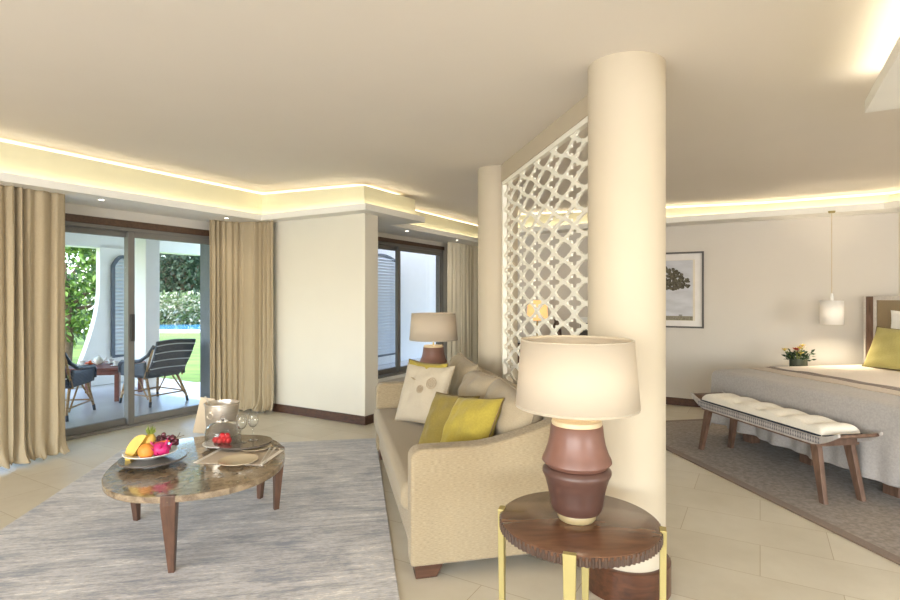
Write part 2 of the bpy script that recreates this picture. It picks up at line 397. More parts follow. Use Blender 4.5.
# baseboards
def baseb(name, p, q, side=1, h=.1):
    p = Vector(p); q = Vector(q); d = (q-p).normalized(); nrm = Vector((d.y, -d.x))*.018*side
    struct(MB().prism(wpoly([p+nrm*.05, q+nrm*.05, q+nrm, p+nrm]), 0, h).build(name, M['base'], smooth=0, bevel=.003))
baseb('baseboard_partition', (UP,VE-.018), (UP,V1), -1)
baseb('baseboard_partition_end', (UP-.018,VE), (UP+.24,VE), 1)
baseb('baseboard_picture', c1, (UB,3.59), -1)
baseb('baseboard_headboard', c2, c1, -1)
baseb('baseboard_window', (ULF,V1), (D0,V1), 1)
baseb('baseboard_recess', (UP+.24,V2), (9.9,V2), 1)

# ------------------------------------------------------------------ dropped soffits with LED coves
SZ = 2.38
def strip_light(name, p, q, z, power, width=.03, up=(0,0,1), col=(1,.91,.74)):
    p = Vector(W(p[0], p[1], 0)); q = Vector(W(q[0], q[1], 0)); c = (p+q)/2; L = (q-p).length
    ld = bpy.data.lights.new(name, 'AREA'); ld.shape = 'RECTANGLE'; ld.size = L; ld.size_y = width; ld.energy = power*L; ld.color = col
    o = bpy.data.objects.new(name, ld); COL.objects.link(o); o.location = (c.x, c.y, z)
    zz = -Vector(up).normalized(); xx = (q-p).normalized(); xx = (xx - zz*xx.dot(zz)).normalized(); yy = zz.cross(xx)
    o.rotation_euler = Matrix((xx, yy, zz)).transposed().to_euler()
    return o
LEDP_LO, LEDP_HI = .8, 1.2
def offset_path(pts, d):
    out = []
    for i in range(len(pts)):
        p = Vector(pts[i]); a = Vector(pts[i-1]) if i else None; b = Vector(pts[i+1]) if i < len(pts)-1 else None
        ns = []
        if a is not None: t = (p-a).normalized(); ns.append((Vector((-t.y, t.x)), a+Vector((-t.y, t.x))*d, t))
        if b is not None: t = (b-p).normalized(); ns.append((Vector((-t.y, t.x)), p+Vector((-t.y, t.x))*d, t))
        if len(ns) == 2 and abs(ns[0][2].cross(ns[1][2])) > 1e-4: out.append(isect(ns[0][1], ns[0][2], ns[1][1], ns[1][2]))
        else: q = p+ns[0][0]*d; out.append((q.x, q.y))
    return out
def soffit(name, lip, wallside, z=SZ, lo=True, hi=True, skip=()):
    """lip: interior edge as a UV path with the wall on its left; wallside: the closing points along the walls."""
    up = offset_path(lip, .02); riser = offset_path(lip, .09); rin = offset_path(lip, .36)
    struct(MB().prism(wpoly(list(lip)+list(wallside)), z, z+.03).build(name, M['soffit'], smooth=0))
    m = MB()
    for i in range(len(lip)-1): m.prism(wpoly([lip[i], lip[i+1], up[i+1], up[i]]), z+.03, z+.07)
    l_ = struct(m.build(name.replace('trim_', 'trim_lip_'), M['soffit'], smooth=0))
    m = MB()
    top = lambda x, y: ceilz(toUV(x, y)[1])-.045
    for i in range(len(lip)-1): m.prism(wpoly([riser[i], riser[i+1], rin[i+1], rin[i]]), z+.03, top)
    struct(m.build(name.replace('trim_', 'trim_riser_'), M['riser'], smooth=0))
    mid = offset_path(lip, .055); hi_ = offset_path(lip, .26)
    for i in range(len(lip)-1):
        if i in skip: continue
        a, b = Vector(mid[i]), Vector(mid[i+1]); d = (b-a).normalized()
        nrm = Vector((-d.y, d.x)); n3 = W(nrm.x, nrm.y)
        if lo: strip_light('cove_led_light', a+d*.02, b-d*.02, z+.035, LEDP_LO, .025, (n3.x*.45, n3.y*.45, 1))
        if hi:
            a, b = Vector(hi_[i]), Vector(hi_[i+1]); zz = (ceilz(a.y)+ceilz(b.y))/2-.041
            if abs(a.y-b.y) > .5:
                # tilt with the ceiling
                o = strip_light('ceiling_led_light', a, b, zz, LEDP_HI, .12)
                p_ = W(a.x, a.y, ceilz(a.y)-.041); q_ = W(b.x, b.y, ceilz(b.y)-.041)
                xx = (q_-p_).normalized(); zz_ = Vector((0,0,-1)); zz_ = (zz_-xx*zz_.dot(xx)).normalized(); yy = zz_.cross(xx)
                o.rotation_euler = Matrix((xx, yy, zz_)).transposed().to_euler()
            else: strip_light('ceiling_led_light', a, b, zz, LEDP_HI, .12)
lipA = [(ULF,5.30),(4.52,5.30),(4.52,3.67),(5.70,3.67),(5.70,4.22),(9.9,4.22)]
soffit('trim_1', lipA, [(9.9,V2),(UP+.1,V2),(UP+.1,V1),(ULF,V1)], skip=(3,))
kl = isect((7.28,0), (0,1), Buv(AH-.38,0), UV_b); ke = isect((0,VBK), (1,0), Buv(AH-.38,0), UV_b)
lipB = [(7.28,3.59),(7.28,0.0),(kl[0],kl[1]),(ke[0],ke[1])]
soffit('trim_2', lipB, [c2, c1, (UB,0.0), (UB,3.59)])
# free-hanging raft over the bedroom side
lipC = [(-.6,-.46),(3.41,-.46),(3.41,-3.2),(-.6,-3.2),(-.6,-.46)]
lipC2 = list(reversed(lipC))
up_ = lipC2
struct(MB().prism(wpoly([(-.6,-.46),(3.41,-.46),(3.41,-3.2),(-.6,-3.2)]), SZ, SZ+.035).build('trim_4', M['soffit'], smooth=0))
m = MB(); m.prism(wpoly([(-.51,-.55),(3.32,-.55),(3.32,-3.11),(-.51,-3.11)]), SZ+.03, 2.565)
struct(m.build('trim_riser_4', M['riser'], smooth=0))
m = MB()
for a, b, c, d in (((-.6,-.46),(3.41,-.46),(3.41,-.48),(-.6,-.48)), ((3.41,-.46),(3.39,-.46),(3.39,-3.2),(3.41,-3.2))): m.prism(wpoly([a,b,c,d]), SZ+.035, SZ+.06)
struct(m.build('trim_lip_4', M['soffit'], smooth=0))
strip_light('raft_led_light', (-.4,-.50), (3.36,-.50), SZ+.04, 1.3, .03)
strip_light('raft_led_light', (3.37,-.5), (3.37,-3.0), SZ+.04, 1.3, .03)

# ------------------------------------------------------------------ columns
colm = thing('column', 'large round cream plaster column beside the near table lamp, dark wood plinth', 'column', (.888,2.70,0))
MB().lathe([(.187,0),(.187,2.64)], 72).build('shaft', M['column'], colm)
MB().lathe([(.187,0),(.212,0),(.212,.145),(.206,.15),(.187,.15)], 72, cap=False).build('plinth', M['darkwood'], colm)
col2 = thing('column', 'further round cream plaster column between curtain and lattice screen', 'column', (.457,5.12,0))
MB().lathe([(.19,0),(.19,2.72)], 72).build('shaft', M['column'], col2)
MB().lathe([(.187,0),(.212,0),(.212,.145),(.206,.15),(.187,.15)], 72, cap=False).build('plinth', M['darkwood'], col2)

# ------------------------------------------------------------------ lattice screen between the columns
pA = Vector((.457,5.12,0)); pB = Vector((.888,2.70,0)); dl = (pB-pA).normalized(); L0 = .214; L1 = (pB-pA).length-.234
scr = thing('lattice_screen', 'tall white fretwork screen of pierced quatrefoil cells between two columns', 'screen', pA, math.atan2(dl.y, dl.x))
def fret(u, v):                            # >0 solid
    def cell(u, v):
        u -= round(u); v -= round(v)
        big = .405 - (abs(u)**1.25+abs(v)**1.25)**(1/1.25)
        big = max(big, .07-math.hypot(abs(u)-.25, abs(v)-.14), .07-math.hypot(abs(u)-.14, abs(v)-.25))
        return big
    def small(u, v):
        u = u-.5-round(u-.5); v = v-.5-round(v-.5)
        s_ = .19-math.hypot(u, v)
        for du, dv in ((.2,0),(-.2,0),(0,.2),(0,-.2)): s_ = max(s_, .125-math.hypot(u-du, v-dv))
        for du in (.385,-.385):
            for dv in (.05,-.05): s_ = max(s_, .028-math.hypot(u-du, (v-dv)))
        return s_
    return -max(cell(u, v), small(u, v))
def fret_mesh(x0, x1, z0, z1, pw, ph, nu=26, nv=26):
    mb = MB(); dx = pw/nu; dz = ph/nv; NX = int(round((x1-x0)/dx)); NZ = int(round((z1-z0)/dz))
    cache = {}
    def F(i, k):
        key = (i % nu, k % nv)
        if key not in cache: cache[key] = fret(key[0]/nu+1e-5, key[1]/nv+1e-5)
        return cache[key]
    vid = {}
    def vert(key, p):
        if key not in vid: vid[key] = len(mb.v); mb.v.append(p)
        return vid[key]
    for k in range(NZ):
        for i in range(NX):
            cs = [(i,k),(i+1,k),(i+1,k+1),(i,k+1)]; fv = [F(*c) for c in cs]
            if max(fv) <= 0: continue
            poly = []
            for a in range(4):
                b = (a+1)%4
                if fv[a] > 0: poly.append(vert(cs[a], (x0+cs[a][0]*dx, 0, z0+cs[a][1]*dz)))
                if (fv[a] > 0) != (fv[b] > 0):
                    t = fv[a]/(fv[a]-fv[b]); ca, cb = cs[a], cs[b]
                    poly.append(vert(tuple(sorted((ca, cb))), (x0+(ca[0]+(cb[0]-ca[0])*t)*dx, 0, z0+(ca[1]+(cb[1]-ca[1])*t)*dz)))
            if len(poly) >= 3: mb.f.append(tuple(poly))
    return mb
STOP = 2.495
fo = fret_mesh(L0+.03, L1, .10, STOP-.03, .35, .1375, 24, 20).build('fretwork', M['screen'], scr, smooth=0, solid=.014)
fm = MB().box(L0, L0+.035, -.02, .02, .02, STOP).box(L0, L1+.02, -.02, .02, STOP-.035, STOP).box(L0, L1+.02, -.02, .02, .02, .10)
fm.build('border', M['screen'], scr, smooth=0, bevel=.003)
# plaster downstand above the screen
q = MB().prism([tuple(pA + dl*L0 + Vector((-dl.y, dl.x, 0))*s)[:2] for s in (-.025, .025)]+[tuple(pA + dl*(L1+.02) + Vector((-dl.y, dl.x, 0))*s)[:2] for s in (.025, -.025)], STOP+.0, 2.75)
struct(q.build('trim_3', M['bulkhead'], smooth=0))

# ------------------------------------------------------------------ door 1 and window 1
def sash(name_root, u0, u1, v, z0, z1, fw, mat='frame', t=.05, parts=True, root=None):
    fr = MB()
    for (a, b, c, d) in ((u0,u0+fw,z0,z1),(u1-fw,u1,z0,z1),(u0+fw,u1-fw,z0,z0+fw),(u0+fw,u1-fw,z1-fw,z1)):
        fr.prism(wpoly([(a,v),(b,v),(b,v+t),(a,v+t)]), c, d)
    fr.build('sash_frame', M[mat], root, smooth=0, bevel=.004)
    MB().prism(wpoly([(u0+fw,v+t/2-.003),(u1-fw,v+t/2-.003),(u1-fw,v+t/2+.003),(u0+fw,v+t/2+.003)]), z0+fw, z1-fw).build('glass_pane', M['glass'], root, smooth=0)
def root_struct(name):
    o = bpy.data.objects.new(name, None); COL.objects.link(o); return struct(o)
dr = root_struct('door_1')
sash('d', 1.55, 3.40, V1+.075, .03, 2.17, .07, root=dr)
sash('d', 3.32, 4.57, V1+.02, .03, 2.17, .07, root=dr)
fr = MB()
for (a, b, c, d) in ((D0,D0+.05,0,2.19),(D1-.03,D1,0,2.19),(D0,D1,2.16,2.20),(D0,D1,0,.03)):
    fr.prism(wpoly([(a,V1+.0),(b,V1+.0),(b,V1+.14),(a,V1+.14)]), c, d)
fr.build('door_frame', M['frame'], dr, smooth=0, bevel=.003)
MB().prism(wpoly([(D0,V1-.02),(D1+.1,V1-.02),(D1+.1,V1+.14),(D0,V1+.14)]), 2.20, 2.275).build('header', M['header'], dr, smooth=0, bevel=.004)
MB().prism(wpoly([(3.34,V1-.005),(3.38,V1-.005),(3.38,V1+.02),(3.34,V1+.02)]), .95, 1.25).build('door_handle', M['iron'], dr, smooth=0, bevel=.004)
wr = root_struct('window_1')
sash('w', X0+.03, 6.86, V2+.075, .28, 2.22, .07, root=wr)
sash('w', 6.72, X1-.02, V2+.02, .28, 2.22, .07, root=wr)
fr = MB()
for (a, b, c, d) in ((X0,X0+.04,.24,2.24),(X1-.03,X1,.24,2.24),(X0,X1,2.21,2.25),(X0,X1,.24,.28)):
    fr.prism(wpoly([(a,V2),(b,V2),(b,V2+.14),(a,V2+.14)]), c, d)
fr.build('window_frame', M['frame'], wr, smooth=0, bevel=.003)
MB().prism(wpoly([(X0,V2-.02),(X1,V2-.02),(X1,V2+.14),(X0,V2+.14)]), 2.25, 2.31).build('header', M['header'], wr, smooth=0)
MB().prism(wpoly([(X0,V2-.03),(X1,V2-.03),(X1,V2+.02),(X0,V2+.02)]), .20, .245).build('window_sill', M['soffit'], wr, smooth=0)

# ------------------------------------------------------------------ curtains
def curtain(name, path, label, mat, z1=2.385, folds=.085, amp=.030, puddle=.06, seed=0):
    rnd = random.Random(seed)
    pts = [Vector(p) for p in path]; seg = [(pts[i+1]-pts[i]).length for i in range(len(pts)-1)]; L = sum(seg)
    def at(s):
        s = max(0, min(L-1e-6, s)); k = 0
        while k < len(seg)-1 and s > seg[k]: s -= seg[k]; k += 1
        d = (pts[k+1]-pts[k]).normalized(); return pts[k]+d*s, Vector((-d.y, d.x))
    n = int(L/.012); ph = [rnd.uniform(0, 6.28) for _ in range(6)]
    org = W(*pts[0]); 
    def fn(a, b):
        s = a*L; z = .012+(z1-.012)*b; p, nr = at(s)
        p2, nr2 = at(s+.12); p0, nr0 = at(s-.12); nr = (nr+nr2+nr0).normalized(); p = (p*2+p2+p0)/4 if 0 < a < 1 else p
        w = 2*PI*s/folds + 2.4*math.sin(s*7+ph[0]+.5*b) + 1.1*math.sin(s*19+ph[1])
        grow = 1+.25*math.sin(3*s+ph[2])*(1-b)
        am = amp*grow*(.65+.35*math.sin(s*9.3+ph[3]))*(.65+.35*math.sin(s*23+ph[4]+b))
        d = am*(math.sin(w)+.22*math.sin(2*w+ph[4]+b*.8)+.18*math.sin(.37*w+b*2.2))
        low = max(0, 1-z/.22)
        d += -puddle*low*low*(1+.8*math.sin(w*.53+ph[5])) + .02*low*math.sin(w*1.7)
        tt = s + .018*math.sin(w*.7+b*3)*(1-b) + low*.03*math.sin(w*.31+1)
        pp, _ = at(tt); pp = pp if 0 < a < 1 else p
        q = p*.5+pp*.5 + nr*d
        if low > 0: z = z*(.55+.45*(1-low)) + .012 + low*.012*(1+math.sin(w*1.3))
        return W(q.x, q.y, z)-org
    o = MB().grid(fn, n, 60).build(name, M[mat], loc=org, smooth=80, solid=.003)
    return o
tag(curtain('curtain', [(-.55,5.42),(2.47,5.50)], '', 'curtain', seed=1, folds=.085, amp=.046), 'broad gold linen curtain left of the patio door, at the left edge', 'curtain')
tag(curtain('curtain', [(4.17,5.80),(4.50,5.70),(4.64,5.20)], '', 'curtain', seed=2, folds=.072, amp=.040), 'gold linen curtain right of the patio door, against the white partition', 'curtain')
tag(curtain('curtain', [(7.90,4.62),(9.5,4.62)], '', 'curtain_backlit', seed=3, folds=.16, amp=.05), 'gold linen curtain with painted-in backlight beside the further window, next to the column', 'curtain')

# ------------------------------------------------------------------ rugs
rg = MB().box(-2.15,.205,1.0,5.46,.001,.014).build('area_rug', M['rug'], rz=ANG_B, smooth=0, bevel=.004)
tag(rg, 'large abraded silver grey and beige rug under the coffee table', 'rug')
br_ = thing('bedroom_rug', 'grey brown woven rug with taupe border under the bed and bench', 'rug', (0,0,0), ANG_B)
MB().box(2.95,4.95,1.67,5.58,.001,.012).build('woven_field', M['bedrug'], br_, smooth=0)
m = MB(); m.box(2.88,2.95,1.6,5.65,.001,.013).box(4.95,5.02,1.6,5.65,.001,.013).box(2.95,4.95,1.6,1.67,.001,.013).box(2.95,4.95,5.58,5.65,.001,.013)
m.build('border', M['bedrugedge'], br_, smooth=0)

# ------------------------------------------------------------------ cushions
def pillow_mb(w, h, t, seed=0, n=22, crease=.006, ears=.07, flat=.42):
    rnd = random.Random(seed); ph = [rnd.uniform(0, 6.28) for _ in range(5)]
    mb = MB()
    for sgn in (1, -1):
        def fn(a, b):
            u = 2*a-1; v = 2*b-1
            u = math.copysign(abs(u)**.8, u); v = math.copysign(abs(v)**.8, v)
            x = u*w/2*(1-ears*(1-v*v)); z = v*h/2*(1-ears*(1-u*u))
            th = t/2*((1-u*u)*(1-v*v))**flat
            e = (1-u*u)*(1-v*v)
            th += crease*min(1, e*3)*(math.sin(5*u+3*v+ph[0])+.7*math.sin(9*v-4*u+ph[1])+.5*math.sin(13*u+ph[2]))
            return (x, -sgn*th, z)
        mb.grid(fn, n, n)
    return mb
def pillow_edge(w, h, r=.005, ears=.07, k=16):
    pts = []
    for side in range(4):
        for i in range(k):
            t = -1+2*i/k
            u, v = [(t,-1),(1,t),(-t,1),(-1,-t)][side]
            pts.append((u*w/2*(1-ears*(1-v*v)), 0, v*h/2*(1-ears*(1-u*u))))
    pts.append(pts[0])
    return MB().tube(pts, r, 6, cap=False)
def place_pillow(name, label, cat, mat, w, h, t, base, yaw, lean, roll=0, pip='piping', seed=0, ears=.07, flat=.42, group=None, crease=.006):
    """base = point the lower edge stands on; yaw = heading of the front (-y) normal rotation; lean back in radians"""
    r_ = thing(name, label, cat, base, yaw, group)
    T = Matrix.Rotation(-lean, 4, 'X') @ Matrix.Translation((0,0,h/2*(abs(math.cos(roll))+abs(math.sin(roll))*w/h)*.97)) @ Matrix.Rotation(roll, 4, 'Y')
    b = pillow_mb(w, h, t, seed, ears=ears, flat=flat, crease=crease); b.v = [tuple(T @ Vector(q)) for q in b.v]
    b.build('cushion_body', M[mat], r_, smooth=80, weld=True)
    if pip:
        e = pillow_edge(w, h, ears=ears); e.v = [tuple(T @ Vector(q)) for q in e.v]; e.build('piping', M[pip], r_)
    return r_, T

# ------------------------------------------------------------------ sofa
SA = R(12.5)
SO = Vector((-.197,2.70,0))
sofa = thing('sofa', 'tan linen sofa with sloping arms facing the coffee table', 'sofa', SO, SA)
# local: x = depth r (0 front .. .98 back), y = length s (0 near arm .. 2.30 far arm)
SL, SDp = 2.22, .94
def arm_profile():
    pts = [(0.0,.075),(.0,.60)]
    for i in range(1, 7): a = PI-PI/2*i/6; pts.append((.06+.06*math.cos(a), .61+.06*math.sin(a)))
    for i in range(1, 17):
        x = .06+(.92-.06)*i/16; t = max(0, (x-.34)/(.92-.34)); pts.append((x, .67+.15*t**1.5))
    pts += [(.95,.80),(.95,.075)]
    return pts
for (y0, y1) in ((0,.13),(SL-.13,SL)):
    pr = arm_profile(); n = len(pr)
    v = [(x,y0,z) for x, z in pr]+[(x,y1,z) for x, z in pr]
    MB().add(v, [tuple(range(n)), tuple(range(2*n-1,n-1,-1))]+[(i,(i+1)%n,n+(i+1)%n,n+i) for i in range(n)]).build('arm', M['sofa'], sofa, bevel=.022, seg=4)
MB().box(.02,.90,.13,SL-.13,.09,.30).build('base', M['sofa'], sofa, bevel=.015)
# back, top rolled
prof = [(.74,.28),(.80,.74),(.805,.78),(.83,.81),(.87,.82),(.92,.81),(.945,.78),(.95,.74),(.95,.09),(.74,.09)]
n = len(prof); v = [(x,.10,z) for x, z in prof]+[(x,SL-.10,z) for x, z in prof]
MB().add(v, [tuple(range(n)), tuple(range(2*n-1,n-1,-1))]+[(i,(i+1)%n,n+(i+1)%n,n+i) for i in range(n)]).build('back', M['backcush'], sofa, bevel=.01)
def seat_fn(mb):
    mb.box(-.03,.74,.135,SL-.135,.30,.46); return mb
sc_ = seat_fn(MB()).build('seat_cushion', M['sofa_seat'], sofa, bevel=.05, seg=6)
for (x, y) in ((.03,.03),(.03,SL-.15),(.80,.03),(.80,SL-.15)):
    MB().add([(x,y,0),(x+.11,y,0),(x+.11,y+.1,0),(x,y+.1,0),(x-.01,y-.01,.09),(x+.15,y-.01,.09),(x+.15,y+.12,.09),(x-.01,y+.12,.09)], [(0,3,2,1),(4,5,6,7),(0,1,5,4),(1,2,6,5),(2,3,7,6),(3,0,4,7)]).build('foot', M['base'], sofa, bevel=.004)
def sofaP(r, s, z=0): return SO + Vector((math.cos(SA)*r - math.sin(SA)*s, math.sin(SA)*r + math.cos(SA)*s, z))
# loose back cushions: they face -x in sofa axes, leaning on the back
def back_cushion(s, w, h, t, label, seed, r=.64, lean=.22, roll=0, dz=0):
    rt, T = place_pillow('back_cushion', label, 'cushion', 'backcush', w, h, t, sofaP(r, s, .455+dz), SA-PI/2, lean, roll, 'backcush', seed, ears=.03, flat=.40, group='loose back cushions on the sofa', crease=.01)
back_cushion(.50, .70, .42, .30, 'tan back cushion nearest the camera, behind the lime pillow', 11, roll=.05)
back_cushion(1.14, .68, .42, .30, 'tan back cushion in the middle of the sofa', 12, roll=-.05)
back_cushion(1.76, .66, .46, .28, 'tan back cushion at the far end, its top a rounded peak', 13, roll=.06)

# throw pillows
q0, q1 = Vector((-.44,4.27)), Vector((-.074,3.95)); mid = (q0+q1)/2
yaw = math.atan2(q1.y-q0.y, q1.x-q0.x)
rt, T = place_pillow('throw_pillow', 'square beige pillow with two embroidered rosettes against the far arm', 'pillow', 'beige', .50, .47, .15, (mid.x, mid.y, .468), yaw, .36, -.03, 'backcush', 21)
def rosette(cx, cz, r):
    mb = MB()
    for rr in (r, r*.62, r*.25):
        pts = []
        for i in range(33):
            a = 2*PI*i/32; x = cx+rr*math.cos(a); z = cz+rr*math.sin(a)
            u = max(-1, min(1, x/.25)); v_ = max(-1, min(1, z/.235)); th = .075*((1-u*u)*(1-v_*v_))**.42
            pts.append(T @ Vector((x, -th-.006, z)))
        mb.tube(pts, .0018, 5, cap=False)
    for i in range(8):
        a = 2*PI*i/8; pr_ = []
        for rr in (r*.2, r*.95):
            x = cx+rr*math.cos(a); z = cz+rr*math.sin(a); th = .075*((1-(x/.25)**2)*(1-(z/.235)**2))**.42
            pr_.append(T @ Vector((x, -th-.006, z)))
        mb.tube(pr_, .0012, 4)
    return mb
rosette(.115,.075,.042).build('embroidered_rosette', M['embroid'], rt)
rosette(.02,.02,.030).build('embroidered_rosette', M['embroid'], rt)
mbt = MB()
for k in range(5):
    x = -.11+.018*k; z = .105-.006*k+.004*(k%2); th = .075*((1-(x/.25)**2)*(1-(z/.235)**2))**.42
    mbt.tube([T @ Vector((x, -th-.007, z)), T @ Vector((x+.02, -th-.007, z-.006))], .0035, 5)
mbt.build('embroidered_sprig', M['embroid'], rt)
place_pillow('throw_pillow', 'lime pillow peeking out behind the beige embroidered pillow', 'pillow', 'lime', .44, .475, .12, (mid.x+.03, mid.y+.10, .468), yaw-.04, .16, 0, 'piping', 22)
yp = math.atan2(-.44, .9)
place_pillow('throw_pillow', 'bright lime pillow nearest the camera, propped behind the near arm', 'pillow', 'lime', .40, .41, .18, sofaP(.31,.40,.464), SA+R(-66), .58, R(-8), 'piping', 23)
place_pillow('throw_pillow', 'olive green pillow half hidden behind the bright lime pillow', 'pillow', 'olive', .40, .38, .14, sofaP(.26,.66,.464), SA+R(-60), .52, R(-4), 'piping', 24)

# ------------------------------------------------------------------ table lamps + side tables
def lamp(label, loc):
    r_ = thing('table_lamp', label, 'lamp', loc, 0)
    MB().lathe([(.0,0),(.068,0),(.074,.008),(.076,.02),(.074,.03),(.072,.036)], 64).build('base_ring', M['ringbeige'], r_)
    MB().lathe([(.072,.034),(.092,.036),(.100,.05),(.104,.075),(.112,.12),(.124,.165),(.134,.185),(.134,.196),(.124,.208),(.118,.213),(.05,.213)], 64).build('lower_body', M['lampdark'], r_)
    MB().lathe([(.05,.213),(.119,.214),(.128,.222),(.136,.232),(.134,.242),(.124,.262),(.113,.295),(.106,.33),(.102,.372),(.098,.376),(.06,.377)], 64).build('upper_body', M['lampbody'], r_)
    MB().lathe([(.05,.376),(.097,.376),(.099,.384),(.095,.394),(.05,.396)], 64).build('neck_collar', M['lampcream'], r_)
    MB().lathe([(.008,.39),(.008,.60)], 12).build('stem', M['brass'], r_)
    bulb = MB().sphere((0,0,.55), .032, 10).build('bulb', M['bulb'], r_)
    sp = [(.240,.447),(.218,.712)]
    s_ = MB().lathe(sp, 96, cap=False).build('lamp_shade', M['shade'], r_, solid=.003)
    MB().lathe([(.241,.446),(.2415,.455),(.237,.455),(.237,.446),(.241,.446)], 96, cap=False).build('shade_trim', M['beige'], s_)
    MB().lathe([(.219,.704),(.220,.713),(.216,.713),(.216,.704),(.219,.704)], 96, cap=False).build('shade_trim', M['beige'], s_)
    ld = bpy.data.lights.new('lamp_bulb_light', 'POINT'); ld.energy = LAMPW; ld.color = (1,.84,.62); ld.shadow_soft_size = .045
    lo = bpy.data.objects.new('lamp_bulb_light', ld); COL.objects.link(lo); lo.location = Vector(loc)+Vector((0,0,.56))
    return r_
M['ringbeige'] = plain('lamp_ring_glaze', (160,142,106), .35, var=.1)
M['bulb'] = glow('bulb_glow', (1,.8,.55), 6)
LAMPW = 2.6
def side_table(label, loc, rz=0):
    r_ = thing('side_table', label, 'table', loc, rz)
    H, RR = .564, .31
    MB().lathe([(0,H-.02),(RR-.002,H-.02),(RR,H-.016),(RR,H-.003),(RR-.004,H),(0,H)], 96, cap=False).build('table_top', M['tablewood'], r_)
    mb = MB(); pts = []
    N = 90
    for i in range(N*4):
        a = 2*PI*i/(N*4); k = i % 4; rr = RR+(.004 if k in (1,2) else -.002); pts.append((rr*math.cos(a), rr*math.sin(a)))
    mb.prism(pts, H-.040, H-.006).build('reeded_edge', M['reed'], r_, smooth=0)
    for k in range(4):
        a = PI/2*k - R(19) - PI/2
        T = Matrix.Rotation(a, 4, 'Z')
        m = MB(); x = RR+.001
        m.add([(x-.012,-.013,0),(x+.010,-.013,0),(x+.010,.013,0),(x-.012,.013,0),(x-.010,-.023,H+.004),(x+.014,-.023,H+.004),(x+.014,.023,H+.004),(x-.010,.023,H+.004)], [(0,3,2,1),(4,5,6,7),(0,1,5,4),(1,2,6,5),(2,3,7,6),(3,0,4,7)], T)
        m.build('leg', M['brass'], r_, smooth=0, bevel=.002)
    return r_
T1 = Vector((.512,2.13,0)); T2 = Vector((-.165,5.34,0))
side_table('round walnut side table with reeded edge and brass legs, in the foreground', T1)
side_table('side table hidden behind the far sofa arm', T2)['label'] = 'round walnut side table behind the far arm of the sofa'
lamp('large brown ceramic lamp with cream drum shade on the foreground side table', (T1.x-.008, T1.y-.0, .565))
lamp('smaller looking brown lamp with glowing shade beyond the far sofa arm', (T2.x, T2.y, .565))

# ------------------------------------------------------------------ coffee table
CTH = .43
ct = thing('coffee_table', 'oval brown marble coffee table on tapered walnut legs', 'table', (-1.55,3.33,0), R(18))
def oval(rx, ry, n=96, p=2.25):
    return [(rx*math.copysign(abs(math.cos(2*PI*i/n))**(2/p), math.cos(2*PI*i/n)), ry*math.copysign(abs(math.sin(2*PI*i/n))**(2/p), math.sin(2*PI*i/n))) for i in range(n)]
CRX, CRY = .50, .62
MB().prism(oval(CRX, CRY), CTH-.035, CTH).build('table_top', M['stone'], ct, bevel=.005, smooth=50)
MB().prism(oval(CRX-.09, CRY-.09), CTH-.06, CTH-.035).build('apron', M['darkwood'], ct)
inv = (Matrix.Translation((-1.55,3.33,0)) @ Matrix.Rotation(R(18), 4, 'Z')).inverted()
for (px, py) in ((172,574),(137,522),(276,511),(260,500)):
    f = inv @ P(px, py); a = math.atan2(f.y/CRY, f.x/CRX)
    tp = Vector((CRX*math.cos(a)*.985, CRY*math.sin(a)*.985)); d = tp.normalized(); t = Vector((-d.y, d.x))
    fb = Vector((f.x, f.y))
    def ring(c, wo, wt, z): return [(*(c+d*wo+t*wt),z), (*(c+d*wo-t*wt),z), (*(c-d*wo-t*wt),z), (*(c-d*wo+t*wt),z)]
    v = ring(fb, .016, .014, 0)+ring(tp*.97, .030, .038, CTH-.05)+ring(tp, .014, .036, CTH+.003)
    MB().add(v, [(0,3,2,1),(8,9,10,11)]+[(k*4+i,k*4+(i+1)%4,k*4+4+(i+1)%4,k*4+4+i) for k in range(2) for i in range(4)]).build('leg', M['legwood'], ct, smooth=0, bevel=.004)

TZ = CTH
def top(px, py, h=0): return P(px, py, TZ+h)
# serving tray discs
def disc_tray(label, c, rx, ry, rz):
    r_ = thing('serving_disc', label, 'tray', c, rz)
    MB().lathe([(0,0),(.09,0),(.085,.03),(0,.03)], 48, cap=False).build('pedestal', M['iron'], r_)
    MB().prism(oval(rx, ry, p=2), .03, .042).build('disc', M['tray'], r_, bevel=.003)
    return r_
c = top(153,458,.035)
disc_tray('round dark grey pedestal disc carrying the fruit dish', (c.x, c.y, TZ), .186, .186, 0)
fz = TZ+.042
FS = 1.25
FC = Vector((c.x-.005, c.y-.02, fz))
bw = MB().lathe([(.0,.0),(.05,.0),(.06,.006),(.105,.018),(.144,.036),(.149,.039),(.146,.042),(.11,.026),(.05,.014),(0,.012)], 64, cap=False).build('fruit_dish', M['white'], loc=FC)
tag(bw, 'shallow white dish filled with fruit on the grey disc', 'dish')
def fruit(name, label, mat, off, r, sc=(1,1,1), rot=(0,0,0), cat='fruit', bumpy=0):
    mb = MB().sphere((0,0,0), r, 14, sc)
    if bumpy: mb.v = [tuple(Vector(q)*(1+bumpy*math.sin(i*12.9)*1)) for i, q in enumerate(mb.v)]
    o = mb.build(name, M[mat], loc=FC+Vector(off)); o.rotation_euler = rot; o.scale = (FS,FS,FS); return tag(o, label, cat)
M['melon'] = plain('melon_yellow', (208,174,80), .5, var=.08, scale=20)
M['orange'] = plain('orange_peel', (224,142,58), .5, var=.05, bump=.3, bscale=160)
M['pitaya'] = plain('dragonfruit_pink', (196,38,110), .5, var=.25, scale=25)
M['papaya'] = plain('papaya_orange', (226,110,58), .5, var=.12, scale=20)
M['grape'] = plain('grape_purple', (92,38,52), .3, var=.3, scale=12, coat=.4)
M['twig'] = plain('grape_twig', (104,84,60), .8)
M['pine'] = plain('pineapple_leaf', (130,146,60), .6, var=.2, scale=20)
M['berry'] = plain('berry_red', (200,36,44), .35, var=.2, scale=40)
